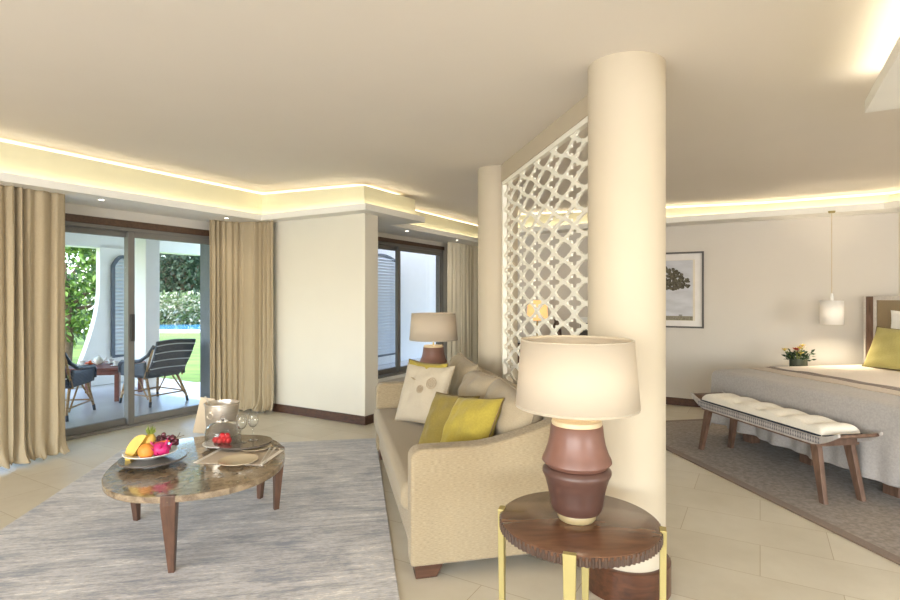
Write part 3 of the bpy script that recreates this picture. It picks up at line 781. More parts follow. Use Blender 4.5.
# melon slice: thick wedge with rounded edge
mb = MB(); prof = []
for i in range(25):
    a = PI*i/24; prof.append((.082*math.cos(a)*1.0, .05*math.sin(a)))
n = len(prof); v = [(x,0,z) for x, z in prof]+[(x*.96,.022,z*.97) for x, z in prof]+[(x*.8,.04,z*.8) for x, z in prof]
mb.add(v, [tuple(range(n)), tuple(range(3*n-1,2*n-1,-1))]+[(k*n+i,k*n+(i+1)%n,(k+1)*n+(i+1)%n,(k+1)*n+i) for k in range(2) for i in range(n)])
o = mb.build('melon_slice', M['melon'], loc=FC+Vector((-.055,-.045,.062))); o.rotation_euler = (R(-22), R(-58), R(12)); o.scale = (1.15,1.15,1.3); tag(o, 'upright yellow melon slice at the left of the fruit dish', 'fruit')
fruit('orange_fruit', 'orange at the front of the fruit dish', 'orange', (.018,-.075,.062), .036)
pf = thing('dragon_fruit', 'bright pink dragon fruit at the right of the dish', 'fruit', FC+Vector((.08,-.035,.062))); pf.scale = (FS,)*3
MB().sphere((0,0,0), .036, 12, (1.15,1,.95)).build('flesh', M['pitaya'], pf)
mb = MB()
for i in range(14):
    a = i*2.4; e = -.6+1.4*i/14; d = Vector((math.cos(a)*math.cos(e), math.sin(a)*math.cos(e), math.sin(e))); s_ = d*.034
    mb.tube([s_, s_+d*.012+Vector((0,0,.008)), s_+d*.016+Vector((0,0,.018))], [.008,.005,.0008], 5)
mb.build('scale_tips', M['pitaya'], pf)
fruit('papaya_slice', 'orange papaya slice lying across the middle of the fruit dish', 'papaya', (.06,-.02,.088), .042, (1.25,.4,.28), (0,R(-14),R(20)))
gr = thing('grape_bunch', 'bunch of dark purple grapes heaped at the back of the dish', 'fruit', FC+Vector((.05,.045,.055))); gr.scale = (1.2,)*3
mb = MB(); rnd = random.Random(5)
for i in range(46):
    a = rnd.uniform(0, 6.28); r_ = rnd.uniform(0, 1)**.5; z = rnd.uniform(0, .06)*(1-.5*r_)
    mb.sphere((math.cos(a)*r_*.07, math.sin(a)*r_*.04, .012+z), .0115, 7)
stuff(mb.build('grapes', M['grape'], gr))
MB().tube([(.05,0,.03),(.08,-.01,.05),(.095,-.01,.075)], .002, 5).tube([(.08,-.01,.05),(.11,.0,.058)], .0018, 5).build('stalk', M['twig'], gr)
pn = thing('pineapple_top', 'small pineapple crown standing behind the melon slice', 'fruit', FC+Vector((-.010,.02,.06))); pn.scale = (1.2,)*3
MB().sphere((0,0,.03), .026, 10, (1,1,1.6)).build('flesh', M['melon'], pn)
mb = MB()
for i in range(13):
    a = i*2.4; t = i/13; d = Vector((math.cos(a), math.sin(a), 0))
    mb.tube([Vector((0,0,.06)), Vector((0,0,.075))+d*.018*(1-t*.5), Vector((0,0,.085+.03*t))+d*.030*(1-t*.6)], [.006,.005,.0006], 4)
mb.build('crown_leaves', M['pine'], pn)

# ice bucket
b0 = top(222,437)
BK = Vector((b0.x, b0.y, TZ))
bk = thing('ice_bucket', 'brushed steel ice bucket with ring handles on the coffee table', 'bucket', BK, 0)
MB().lathe([(0,0),(.098,0),(.103,.006),(.115,.238),(.121,.243),(.121,.25),(.113,.25),(.111,.24),(.098,.012),(0,.01)], 64, cap=False).build('bucket_body', M['steel'], bk)
mb = MB().tube([(-.035+.020*math.cos(2*PI*i/20), -.117, .175+.020*math.sin(2*PI*i/20)) for i in range(21)], .003, 6, cap=False).sphere((-.035,-.110,.200), .010, 6)
mb.build('ring_handle', M['steel'], bk)
mb = MB().tube([(.022+.017*math.cos(2*PI*i/20), .115, .17+.017*math.sin(2*PI*i/20)) for i in range(21)], .003, 6, cap=False)
mb.build('ring_handle', M['steel'], bk)
tg = MB().tube([(-.05,.0,.12),(-.088,-.03,.255),(-.105,-.04,.30)], .007, 8).build('ice_tongs', M['steel'], loc=BK); tag(tg, 'steel tong handles leaning out of the ice bucket', 'tongs')
# napkin card leaning left of the bucket
M['card'] = plain('menu_card_buff', (214,196,168), .7)
n0 = top(199,434)
o = MB().box(-.052,.052,-.003,.003,0,.26).build('menu_card', M['card'], loc=Vector((n0.x-.0, n0.y+.02, TZ+.0)), bevel=.001, smooth=0); o.rotation_euler = (R(-10), R(10), R(14))
tag(o, 'buff menu card leaning against the left of the ice bucket', 'card')
# small disc at the back with wine glasses
d0 = top(243,441,.03)
d2 = thing('serving_disc', 'grey pedestal disc carrying the two wine glasses', 'tray', (d0.x+.01, d0.y-.02, TZ))
MB().lathe([(0,0),(.08,0),(.075,.022),(0,.022)], 48, cap=False).build('pedestal', M['iron'], d2)
MB().prism(oval(.19,.17,p=2), .022, .034).build('disc', M['tray'], d2, bevel=.003)
def wine_glass(label, loc):
    r_ = thing('wine_glass', label, 'glass', loc, 0, 'wine glasses on the coffee table')
    MB().lathe([(0,0),(.032,0),(.033,.002),(.01,.006),(.004,.012),(.0035,.08),(.006,.088)], 32, cap=False).build('stem', M['clear'], r_)
    MB().lathe([(.004,.088),(.02,.096),(.032,.115),(.035,.14),(.031,.172),(.028,.185)], 32, cap=False).build('bowl', M['clear'], r_, solid=.0012)
    return r_
dd = Vector((d0.x+.01, d0.y-.02, TZ+.034))
wine_glass('wine glass at the left of the pair on the grey disc', dd+Vector((.0,-.03,0)))
wine_glass('wine glass at the right of the pair on the grey disc', dd+Vector((.055,.03,0)))
# placemats, plates, napkins
M['mat'] = plain('placemat_linen', (196,180,160), .85, var=.06, scale=30)
M['matline'] = plain('placemat_white', (236,228,218), .85)
def placemat(label, c, rz):
    r_ = thing('placemat', label, 'placemat', c, rz, 'placemats on the coffee table')
    MB().box(-.22,.22,-.15,.15,0,.003).build('mat_cloth', M['mat'], r_, smooth=0)
    MB().box(-.22,-.195,-.15,.15,.003,.0045).build('mat_border', M['matline'], r_, smooth=0)
    MB().box(.195,.22,-.15,.15,.003,.0045).build('mat_border', M['matline'], r_, smooth=0)
p0 = top(240,457)
pm = placemat('taupe placemat with white borders at the right of the coffee table', (p0.x, p0.y, TZ+.001), R(-6))
M['plate'] = plain('glazed_plate_sand', (206,188,158), .2, var=.05)
def plate(label, c, r, mat='plate', cat='plate'):
    o = MB().lathe([(0,0),(r*.55,0),(r*.62,.004),(r,.014),(r,.017),(r*.62,.008),(0,.006)], 64, cap=False).build('dinner_plate', M[mat], loc=c)
    return tag(o, label, cat)
a0 = top(239,463); b1 = top(254,451)
plate('sand coloured plate at the front of the placemat', (a0.x-.005, a0.y, TZ+.005), .115)
plate('sand coloured plate at the back of the placemat', (b1.x, b1.y+.03, TZ+.005), .10)
def cutlery(name, label, p, q):
    d = (q-p); tag(MB().tube([Vector((0,0,0)), d*.7, d], [.003,.0035,.008], 8, sq=(1,.4)).build(name, M['steel'], loc=p), label, 'cutlery')
k0 = top(262,466,.02); k1 = top(275,448,.02)
cutlery('dinner_knife', 'table knife resting across the front plate and mat', Vector((k0.x,k0.y,TZ+.022)), Vector((k1.x,k1.y,TZ+.022)))
cutlery('dinner_fork', 'table fork resting beside the knife on the mat', Vector((k0.x-.02,k0.y+.01,TZ+.022)), Vector((k1.x-.03,k1.y-.0,TZ+.022)))
# cloche with berries
g0 = top(223,447,.0); G0 = Vector((g0.x, g0.y, TZ+.0))
st = thing('cake_stand', 'white footed plate under the glass dome', 'plate', G0)
MB().lathe([(0,0),(.045,0),(.035,.008),(.03,.018),(.11,.026),(.128,.03),(.128,.034),(.03,.031),(0,.031)], 64, cap=False).build('stand_plate', M['white'], st)
G1 = G0+Vector((0,0,.034))
cl = thing('glass_dome', 'clear glass dome with knob covering red sweets', 'dome', G1)
MB().lathe([(.112,0),(.112,.075),(.104,.102),(.084,.124),(.05,.138),(.012,.145)], 64, cap=False).build('dome', M['clear'], cl, solid=.002)
MB().sphere((0,0,.166), .018, 10).lathe([(.010,.142),(.007,.150),(.013,.156)], 24).build('knob', M['clear'], cl)
for i, (x, y, zz) in enumerate(((-.035,-.02,0),(-.008,-.03,0),(.02,-.02,0),(-.02,.01,0),(.045,-.03,0),(.0,-.01,.024),(.03,-.015,.024))):
    o = MB().sphere((0,0,0), .021, 8, (1,1,1.05)).build('red_berry', M['berry'], loc=G1+Vector((x*1.15,y*1.15,.02+zz)))
    tag(o, ['red berry at the left of the heap under the glass dome','red berry front left of the heap under the dome','red berry front middle of the heap under the dome','red berry at the back of the heap under the dome','red berry at the right of the heap under the dome','red berry on top left of the heap under the dome','red berry on top right of the heap under the dome'][i], 'berry', 'berries under the glass dome')

# ------------------------------------------------------------------ bed
BDH = .70
bed = thing('bed', 'wide low bed with grey bedspread, wooden post headboard', 'bed', (0,0,0), ANG_B)
A0, A1, b0_, b1_ = 3.60, 5.58, 2.95, 4.94
MB().box(A0+.12,A1,b0_+.1,b1_-.08,.16,.34).build('bed_base', M['bwood'], bed, smooth=0, bevel=.01)
for (a, b) in ((A0+.25,b0_+.3),(A0+.25,(b0_+b1_)/2+.05),(A0+.25,b1_-.25),(A1-.2,b0_+.3),(A1-.2,b1_-.25)):
    MB().box(a-.05,a+.05,b-.06,b+.06,0,.17).build('leg', M['bwood'], bed, smooth=0, bevel=.004)
MB().box(A0+.05,A1,b0_+.04,b1_-.04,.34,BDH-.02).build('mattress', M['whitefab'], bed, bevel=.05, seg=4)
# bedspread: top + foot drape + two side drapes, one cloth
def cover_mesh():
    mb = MB()
    SIDE = .50; FOOT = .52; TA = 4.28
    na, nb = 70, 150
    ta = FOOT + (TA-A0); tb = SIDE*2 + (b1_-b0_)
    def hem(s, L, coord):
        # distance s past the edge -> (outwards, down)
        rr = .05
        if s <= 0: return 0, 0
        q = rr*PI/2
        if s < q: an = s/rr; return rr*math.sin(an)*1.0, rr*(1-math.cos(an))
        return rr + .02*(s-q)/L, rr+(s-q)
    def fn(i, j):
        sa = i*ta - FOOT; sb = j*tb - SIDE; LB = b1_-b0_
        oa, da = hem(-sa+.05, FOOT, 0); x = A0+.05+max(0, sa-.05) - oa if sa < .05 else A0+sa
        if sb < .05: ob, db = hem(-sb+.05, SIDE, 0); y = b0_+.05 - ob
        elif sb > LB-.05: ob, db = hem(sb-(LB-.05), SIDE, 0); y = b1_-.05 + ob
        else: ob, db = 0, 0; y = b0_+sb
        d = math.hypot(da, db) if min(da, db) < .05 else max(da, db)+.25*min(da, db)
        low = max(0, (d-.1)/.45)
        wv = .028*low*(math.sin(y*14+.6)+.6*math.sin(y*31+1)+.5*math.sin(x*17))
        if da > db: x -= wv+.0
        elif db > 0: y += (wv if sb > 1 else -wv)
        z = BDH - min(d, .57+.015*math.sin(y*9)) + .004*math.sin(x*9+y*5)*math.sin(y*11)
        return (x, y, z)
    mb.grid(fn, na, nb); return mb
cover_mesh().build('bedspread', M['bedcover'], bed, smooth=80, solid=.006)
def cloth_strip(a0, a1, z, mat, name, nb=40):
    def fn(i, j):
        a = a0+(a1-a0)*i; b = b0_-.01+(b1_-b0_+.02)*j; e = min(b-b0_+.01, b1_+.01-b)
        return (a, b, z+.004*math.sin(a*9+b*5)*math.sin(b*11) - max(0, .05-e)**1.3*1.2)
    MB().grid(fn, 12, nb).build(name, M[mat], bed, smooth=80, solid=.006)
cloth_strip(4.00,4.27,BDH+.006,'bedband','turnback_band')
cloth_strip(4.20,4.215,BDH+.012,'bedstripe','band_stripe')
cloth_strip(4.24,4.29,BDH+.014,'bedstripe','band_stripe')
def sheet_fn(i, j):
    a = 4.25+(A1-4.25)*i; b = b0_-.015+(b1_-b0_+.03)*j; e = min(b-b0_+.015, b1_+.015-b)
    return (a, b, BDH+.004+.006*math.sin(a*6+b*3)*math.sin(b*7) - max(0, .05-e)**1.3*1.4)
MB().grid(sheet_fn, 30, 50).build('coverlet', M['sheet'], bed, smooth=80, solid=.02)
for b in (b0_-.02, b1_+.02):
    MB().box(4.25,A1,b-.012,b+.012,.25,BDH-.01).build('coverlet_side', M['sheet'], bed, smooth=0, bevel=.01)
# headboard
hb = thing('headboard', 'wooden headboard with whitewashed trim and tan inset panel behind the pillows', 'headboard', (0,0,0), ANG_B)
HA = 5.60
MB().box(HA,HA+.07,b1_+.03,b1_+.14,0,1.445).build('post', M['bwood'], hb, smooth=0, bevel=.004)
MB().box(HA,HA+.07,b0_-.14,b0_-.03,0,1.445).build('post', M['bwood'], hb, smooth=0, bevel=.004)
m = MB().box(HA-.008,HA+.0,b1_+.125,b1_+.148,.1,1.45).box(HA-.012,HA+.0,b1_+.0,b1_+.032,.1,1.45).box(HA-.012,HA+.05,b0_-.03,b1_+.03,1.405,1.45).box(HA-.008,HA,b0_-.148,b0_-.125,.1,1.45)
m.build('trim_moulding', M['silvertrim'], hb, smooth=0, bevel=.002)
MB().box(HA+.012,HA+.06,b0_-.03,b1_+.03,.3,1.405).build('inset_panel', M['headpanel'], hb, smooth=0)
# pillows on the bed; front faces -a => yaw of local -y onto -a
yb = ANG_B - PI/2
place_pillow('bed_pillow', 'white pillow standing behind the lime bed pillow', 'pillow', 'whitefab', .68, .60, .16, B(5.44,4.35,BDH+.015), yb, .08, 0, None, 31)
place_pillow('bed_pillow', 'large lime green square pillow leaning at the head of the bed', 'pillow', 'bedlime', .66, .46, .18, B(5.20,4.42,BDH+.015), yb, .42, 0, 'piping', 32, ears=.09)

# nightstand, vase, flowers
NS = Vector((3.92,6.02,0))
ns = thing('nightstand', 'small round nightstand beyond the bed under the flowers', 'nightstand', NS)
MB().lathe([(0,.60),(.25,.60),(.25,.64),(0,.64)], 48, cap=False).build('table_top', M['bwoodgrey'], ns, bevel=.003)
MB().lathe([(0,0),(.16,0),(.16,.02),(.04,.04),(.035,.60)], 32).build('pedestal', M['bwood'], ns)
VZ = Vector((NS.x-.0, NS.y, .64))
M['vase'] = plain('vase_smoked_green', (74,80,66), .25, var=.15)
tag(MB().lathe([(0,0),(.085,0),(.088,.01),(.088,.11),(.084,.11),(.08,.02),(0,.015)], 40, cap=False).build('flower_vase', M['vase'], loc=VZ), 'low dark green glass vase on the nightstand', 'vase')
fl_ = thing('flower_arrangement', 'loose bunch of white, yellow and red flowers in the low vase', 'flowers', VZ+Vector((0,0,.09)))
M['petal_w'] = plain('petal_white', (232,224,210), .7); M['petal_y'] = plain('petal_yellow', (224,196,90), .7); M['petal_r'] = plain('petal_red', (178,70,50), .7)
rnd = random.Random(9)
def leafquad(mb, c, d, l, w, rnd):
    d = d.normalized(); s_ = d.cross(Vector((rnd.uniform(-1,1), rnd.uniform(-1,1), rnd.uniform(-1,1))));
    if s_.length < 1e-3: s_ = Vector((1,0,0))
    s_ = s_.normalized()*w/2; nn = d.cross(s_).normalized()*w*.15
    mb.add([c, c+d*l*.45+s_+nn, c+d*l, c+d*l*.45-s_+nn], [(0,1,2,3)])
lv = MB(); st_ = MB()
heads = []
for i in range(15):
    a = rnd.uniform(0, 6.28); r_ = rnd.uniform(.03,.17); hgt = rnd.uniform(.07,.17)*(1.1-r_*1.5)
    h_ = Vector((math.cos(a)*r_, math.sin(a)*r_*.7, hgt)); heads.append(h_); st_.tube([Vector((h_.x*.3,h_.y*.3,-.05)), h_*.7, h_], .003, 5)
for i in range(130):
    a = rnd.uniform(0, 6.28); r_ = rnd.uniform(.02,.13); c_ = Vector((math.cos(a)*r_, math.sin(a)*r_*.7, rnd.uniform(.0,.09)))
    leafquad(lv, c_, Vector((math.cos(a), math.sin(a), rnd.uniform(-.2,1))), .06, .03, rnd)
lv.build('foliage', M['leaf_dark'], fl_, smooth=0); st_.build('stems', M['pine'], fl_)
for i, h_ in enumerate(heads):
    mb = MB(); np_ = 7; mt = ('petal_w','petal_y','petal_w','petal_r','petal_y')[i % 5]
    for k in range(np_):
        a = 2*PI*k/np_; d = Vector((math.cos(a), math.sin(a), .5)).normalized()
        s_ = Vector((-math.sin(a), math.cos(a), 0))
        mb.add([h_, h_+d*.022+s_*.013, h_+d*.042+Vector((0,0,.004)), h_+d*.022-s_*.013], [(0,1,2,3)])
    mb.sphere(h_+Vector((0,0,.004)), .009, 5)
    mb.build('blossom', M[mt], fl_, smooth=0)

# pendant lamp
PD = W(7.22, -.84, 0); PD = Vector((.7135*5.86, 5.86, 0))
pd = thing('pendant_lamp', 'white cylinder pendant lamp hanging over the nightstand', 'lamp', (PD.x, PD.y, 1.14))
M['pshade'] = mk_shade('pendant_shade', .15, (244,242,240), (240,232,222))
MB().lathe([(.108,0),(.108,.26)], 64, cap=False).build('lamp_shade', M['pshade'], pd, solid=.004)
MB().lathe([(.018,.20),(.018,.31),(.010,.34)], 24).build('lamp_holder', M['white'], pd)
MB().tube([(0,0,.33),(0,0,SZ-1.14)], .0035, 8).build('cord', M['lampcream'], pd)
MB().lathe([(0,SZ-1.14-.02),(.03,SZ-1.14-.02),(.035,SZ-1.14),(0,SZ-1.14)], 24, cap=False).build('canopy', M['brass'], pd)
MB().sphere((0,0,.155), .025, 10).build('bulb', M['bulb'], pd)
ld = bpy.data.lights.new('pendant_bulb_light', 'POINT'); ld.energy = 28; ld.color = (1,.84,.60); ld.shadow_soft_size = .04
lo = bpy.data.objects.new('pendant_bulb_light', ld); COL.objects.link(lo); lo.location = (PD.x, PD.y, 1.225)

# ------------------------------------------------------------------ bench
bn = thing('bench', 'long wooden bench with inlaid rail and tufted ivory cushion at foot of bed', 'bench', (0,0,0), ANG_B)
# local axes: x = a, y = b
BX0, BX1, BY0, BY1 = 3.17, 3.53, 3.16, 4.58
RT = .47
def rail_profile():
    pts = []; N = 40
    for i in range(N+1):
        y = BY0-.09+(BY1-BY0+.18)*i/N; e = min(y-(BY0-.09), (BY1+.09)-y); pts.append((y, RT+.055*max(0, (1-e/.20))**2 ))
    low = []
    for i in range(N+1):
        y = BY1+.09-(BY1-BY0+.18)*i/N; e = min(y-(BY0-.09), (BY1+.09)-y); low.append((y, RT-.062+.095*max(0, (1-e/.20))**1.5 ))
    return pts+low
pr = rail_profile(); n = len(pr)
for x in (BX0, BX1-.022):
    v = [(x,y,z) for y, z in pr]+[(x+.022,y,z) for y, z in pr]
    MB().add(v, [tuple(range(n)), tuple(range(2*n-1,n-1,-1))]+[(i,(i+1)%n,n+(i+1)%n,n+i) for i in range(n)]).build('side_rail', M['bwoodgrey'], bn, smooth=30)
# inlay: row of small dark triangles on the front rail
mi = MB(); y = BY0+.05; k = 0
while y < BY1-.05:
    xx = BX0-.0015
    for (a, b) in ((RT-.005, RT-.026), (RT-.048, RT-.027)):
        mi.add([(xx,y,a),(xx,y+.018,a),(xx,y+.009,b),(BX0,y,a),(BX0,y+.018,a),(BX0,y+.009,b)], [(0,1,2),(0,3,4,1),(1,4,5,2),(2,5,3,0)])
    y += .022
stuff(mi.build('inlay_pattern', M['inlay'], bn, smooth=0))
# slatted seat, curling up at the ends
def seatfn(i, j):
    y = BY0-.08+(BY1-BY0+.16)*j; e = min(y-(BY0-.09), (BY1+.09)-y); return (BX0+.022+(BX1-BX0-.044)*i, y, RT-.012+.052*max(0, 1-e/.20)**2)
MB().grid(seatfn, 4, 40).build('seat_board', M['bwood'], bn, smooth=60, solid=.02)
# legs
def bleg(yb_, dy, x0, dx):
    m = MB(); zt = RT-.05
    xt = x0; 
    v = []
    for (cx_, cy_, hx, hy, z) in ((x0+dx, yb_+dy, .018, .021, 0), (x0, yb_, .020, .034, zt)):
        v += [(cx_-hx,cy_-hy,z),(cx_+hx,cy_-hy,z),(cx_+hx,cy_+hy,z),(cx_-hx,cy_+hy,z)]
    m.add(v, [(0,3,2,1),(4,5,6,7),(0,1,5,4),(1,2,6,5),(2,3,7,6),(3,0,4,7)])
    return m.build('leg', M['bwood'], bn, smooth=0, bevel=.003)
for (yy, s_) in ((BY0+.13,-1),(BY1-.13,1)):
    for (xx, t_) in ((BX0+.045,-1),(BX1-.045,1)): bleg(yy, .09*s_, xx, .02*t_)
    MB().box(BX0+.06,BX1-.06,yy-.015,yy+.015,RT-.085,RT-.04).build('cross_rail', M['bwood'], bn, smooth=0)
MB().box(BX0+.005,BX1-.005,BY0+.08,BY1-.08,RT-.075,RT-.022).build('seat_frame', M['bwood'], bn, smooth=0)
bc = thing('bench_cushion', 'ivory tufted seat pad with dark piping on the bench', 'cushion', B((BX0+BX1)/2, (BY0+BY1)/2, RT+.0), ANG_B)
def tuft_mb():
    mb = MB(); Lx, Ly = .325, 1.32; Hc = .070
    tx = [(-.085,-.50),(.085,-.50),(-.085,-.25),(.085,-.25),(-.085,0),(.085,0),(-.085,.25),(.085,.25),(-.085,.50),(.085,.50)]
    def hgt(x, y):
        u = abs(x)/(Lx/2); w = abs(y)/(Ly/2); e = max(0, 1-u**6)**.4*max(0, 1-w**22)**.4
        z = Hc*e
        for (a, b) in tx: d = math.hypot(x-a, (y-b)*1.0); z -= .034*math.exp(-(d/.030)**2)+.020*math.exp(-(d/.070)**2)
        return max(z, .010*e)
    mb.grid(lambda i, j: ((i-.5)*Lx, (j-.5)*Ly, hgt((i-.5)*Lx, (j-.5)*Ly)+.008), 40, 130)
    mb.box(-Lx/2, Lx/2, -Ly/2, Ly/2, 0, .009)
    return mb, tx
mb, tx = tuft_mb(); mb.build('pad', M['tuft'], bc, smooth=80)
e = []
for (x, y) in ((-.164,-.66),(.164,-.66),(.164,.66),(-.164,.66)): e.append((x,y,.006))
MB().tube(e+[e[0]], .007, 6, cap=False).build('piping', M['navy'], bc)
for (a, b) in tx: MB().sphere((a,b,.030), .010, 6, (1,1,.5)).build('tufting_button', M['tuft'], bc)

# ------------------------------------------------------------------ picture on wall
pw = thing('framed_picture', 'framed black and white tree photograph on the bedroom wall', 'picture', W(UB-.002, 1.19, 1.03), ANG_U+PI/2)
# local x = +V direction, local -y = ... toward room is -U
HW, HH = .56, 1.0
def pbox(name, x0, x1, z0, z1, y0, y1, mat, parent=pw, bev=0): return MB().box(x0,x1,y0,y1,z0,z1).build(name, M[mat], parent, smooth=0, bevel=bev)
M['pcream'] = plain('print_edge_cream', (220,212,196), .8)
M['pframe'] = plain('picture_frame_grey', (82,78,76), .5); M['pmat'] = plain('picture_mount', (228,224,222), .9)
M['psky'] = plain('print_sky_grey', (196,198,206), .8, var=.12, scale=4, stretch=(1,1,3)); M['ptree'] = plain('print_tree_ink', (92,88,76), .9, var=.6, scale=45); M['pground'] = plain('print_ground_ink', (134,128,112), .9, var=.3, scale=60)
# +y local = -U?  rotation ANG_U+90: local x -> V dir, local y -> -U dir (toward the room)
m = MB()
for (a, b, c_, d_) in ((-HW,HW,0,.022),(-HW,HW,HH-.022,HH),(-HW,-HW+.022,.022,HH-.022),(HW-.022,HW,.022,HH-.022)): m.box(a,b,0,.035,c_,d_)
m.build('frame', M['pframe'], pw, smooth=0, bevel=.002)
pbox('mount', -HW+.02, HW-.02, .02, HH-.02, .004, .012, 'pmat')
pbox('print_edge', -HW+.105, HW-.105, .095, HH-.105, .012, .026, 'pcream')
pr_ = pbox('print', -HW+.13, HW-.13, .10, HH-.11, .012, .030, 'psky')
pbox('printed_ground', -HW+.13, HW-.13, .10, .155, .030, .0312, 'pground')
rnd = random.Random(4); m = MB()
for i in range(520):
    a = rnd.uniform(0, 6.28); r_ = rnd.uniform(0,1)**.5; x = math.cos(a)*r_*.39; z = .57+math.sin(a)*r_*(.19 if math.sin(a) > 0 else .11)+.05*math.cos(x*4)
    s_ = rnd.uniform(.012,.030); k = 7
    m.prism([(x+s_*math.cos(2*PI*q/k)*rnd.uniform(.6,1.2), z+s_*.8*math.sin(2*PI*q/k)*rnd.uniform(.6,1.2)) for q in range(k)], -.0315-.00001*i, -.0301, Matrix.Rotation(PI/2, 4, 'X'))
m.prism([(-.03,.14),(.03,.14),(.02,.5),(.10,.62),(.08,.63),(0,.54),(-.08,.64),(-.1,.63),(-.02,.5)], -.0313, -.0301, Matrix.Rotation(PI/2, 4, 'X'))
m.v = [(max(-HW+.131, min(HW-.131, q[0])), q[1], q[2]) for q in m.v]
stuff(m.build('printed_tree', M['ptree'], pw, smooth=0))
m = MB()
for x in (-.30,-.285,-.27): m.prism([(x,.155),(x+.006,.155),(x+.009,.175),(x-.003,.175)], -.0315, -.0301, Matrix.Rotation(PI/2, 4, 'X'))
m.build('printed_birds', M['ptree'], pw, smooth=0)

# ------------------------------------------------------------------ sideboard seen through the screen
cs = thing('sideboard', 'dark wood sideboard seen through the lattice screen', 'cabinet', W(7.28, 2.35, 0), ANG_U+PI/2)
MB().box(-.6,.75,-.3,.35,.06,.80).build('body', M['iron'], cs, smooth=0, bevel=.004)
MB().box(-.62,.77,-.3,.37,.80,.83).build('worktop', M['bwoodgrey'], cs, smooth=0, bevel=.004)
for k in range(3):
    d_ = MB().box(-.58+k*.445,-.15+k*.445,.35,.368,.10,.78).build('door', M['darkwood'], cs, smooth=0, bevel=.004)
    MB().box(-.20+k*.445,-.185+k*.445,.368,.385,.40,.52).build('handle', M['brass'], d_, smooth=0)
M['amber'] = plain('amber_shade', (232,176,104), .6, emis=(1,.62,.26,1), estr=.7)
al = thing('amber_lamp', 'small lamp with amber glowing shade behind the lattice screen', 'lamp', W(7.15, 2.72, .83))
MB().lathe([(0,0),(.07,0),(.07,.01),(.015,.02),(.012,.28)], 32).build('stand', M['brass'], al)
MB().lathe([(.15,.28),(.13,.56)], 48, cap=False).build('lamp_shade', M['amber'], al, solid=.004)
bx = thing('coffee_machine', 'black coffee machine with white front on the sideboard behind the screen', 'appliance', W(7.2,1.98,.83), ANG_U+PI/2)
MB().box(-.14,.14,-.12,.18,0,.16).box(-.14,.14,-.12,.02,.16,.30).build('housing', M['iron'], bx, smooth=0, bevel=.01)
MB().box(-.12,.12,.0,.16,.26,.34).build('lid', M['white'], bx, smooth=0, bevel=.01)
tag(MB().lathe([(0,0),(.05,0),(.07,.08),(.06,.2),(.03,.26),(.035,.3)], 32).build('striped_vase', M['reed'], loc=W(7.1,2.42,.83)), 'tall brown vase on the sideboard beside the amber lamp', 'vase')

# ------------------------------------------------------------------ recessed downlights
M['lens'] = glow('downlight_lens', (1,.93,.8), 9)
def downlight(label, loc, power=0, z=None):
    r_ = thing('downlight', label, 'downlight', loc, 0, 'recessed downlights')
    MB().lathe([(.026,-.004),(.042,-.004),(.044,0),(.026,0)], 32, cap=False).build('trim_ring', M['soffit'], r_)
    MB().lathe([(0,-.002),(.026,-.002),(.026,0),(0,0)], 32, cap=False).build('lens', M['lens'], r_)
    if power:
        sd = bpy.data.lights.new('downlight_spot_light', 'SPOT'); sd.energy = power; sd.spot_size = R(125); sd.spot_blend = 1; sd.color = (1,.90,.75); sd.shadow_soft_size = .12
        so = bpy.data.objects.new('downlight_spot_light', sd); COL.objects.link(so); so.location = Vector(loc)-Vector((0,0,.012))
for lab, (u, v) in (('small downlight in the soffit above the left of the patio door', (2.78,5.50)), ('small downlight in the soffit above the right curtain by the patio door', (4.18,5.50)),
                    ('left downlight in the soffit above the further window', (6.30,4.36)), ('right downlight in the soffit above the further window', (7.75,4.36))):
    downlight(lab, W(u, v, SZ), 10)
k = 0
for (u, v) in ((.6,2.6),(.6,-.0),(-1.6,2.6),(-1.6,0),(-1.6,-2.6),(4.6,-2.9),(5.3,-1.15)):  # unseen downlights added to brighten the room
    downlight('', W(u, v, ceilz(v)-.0), 60 if u > 3 else 3)
names = iter(['added unseen downlight behind the camera, first on the left', 'added unseen downlight above the camera', 'added unseen downlight at the far left behind the camera', 'added unseen downlight in the middle of the back of the room', 'added unseen downlight in the back corner of the room', 'added unseen downlight over the near side of the bed room', 'added unseen downlight nearest the headboard wall'])
for o in COL.objects:
    if o.get('category') == 'downlight' and not o['label']: o['label'] = next(names)

# ------------------------------------------------------------------ outside: patio
pt = MB().prism(wpoly([(-6,V1+.15),(12,V1+.15),(12,8.2),(5.65,8.2),(5.65,10.0),(-6,10.0)]), -.1, -.005).build('patio_floor', M['patio'], smooth=0); struct(pt)
pc = MB().prism(wpoly([(-6,V1+.15),(6.6,V1+.15),(6.6,9.6),(-6,9.6)]), 2.62, 2.8).build('patio_ceiling', M['extwhite'], smooth=0); struct(pc)
# beam on the outer edge of the patio
struct(MB().prism(wpoly([(-6,9.3),(6.6,9.3),(6.6,9.6),(-6,9.6)]), 2.24, 2.62).build('trim_beam', M['extwhite'], smooth=0))
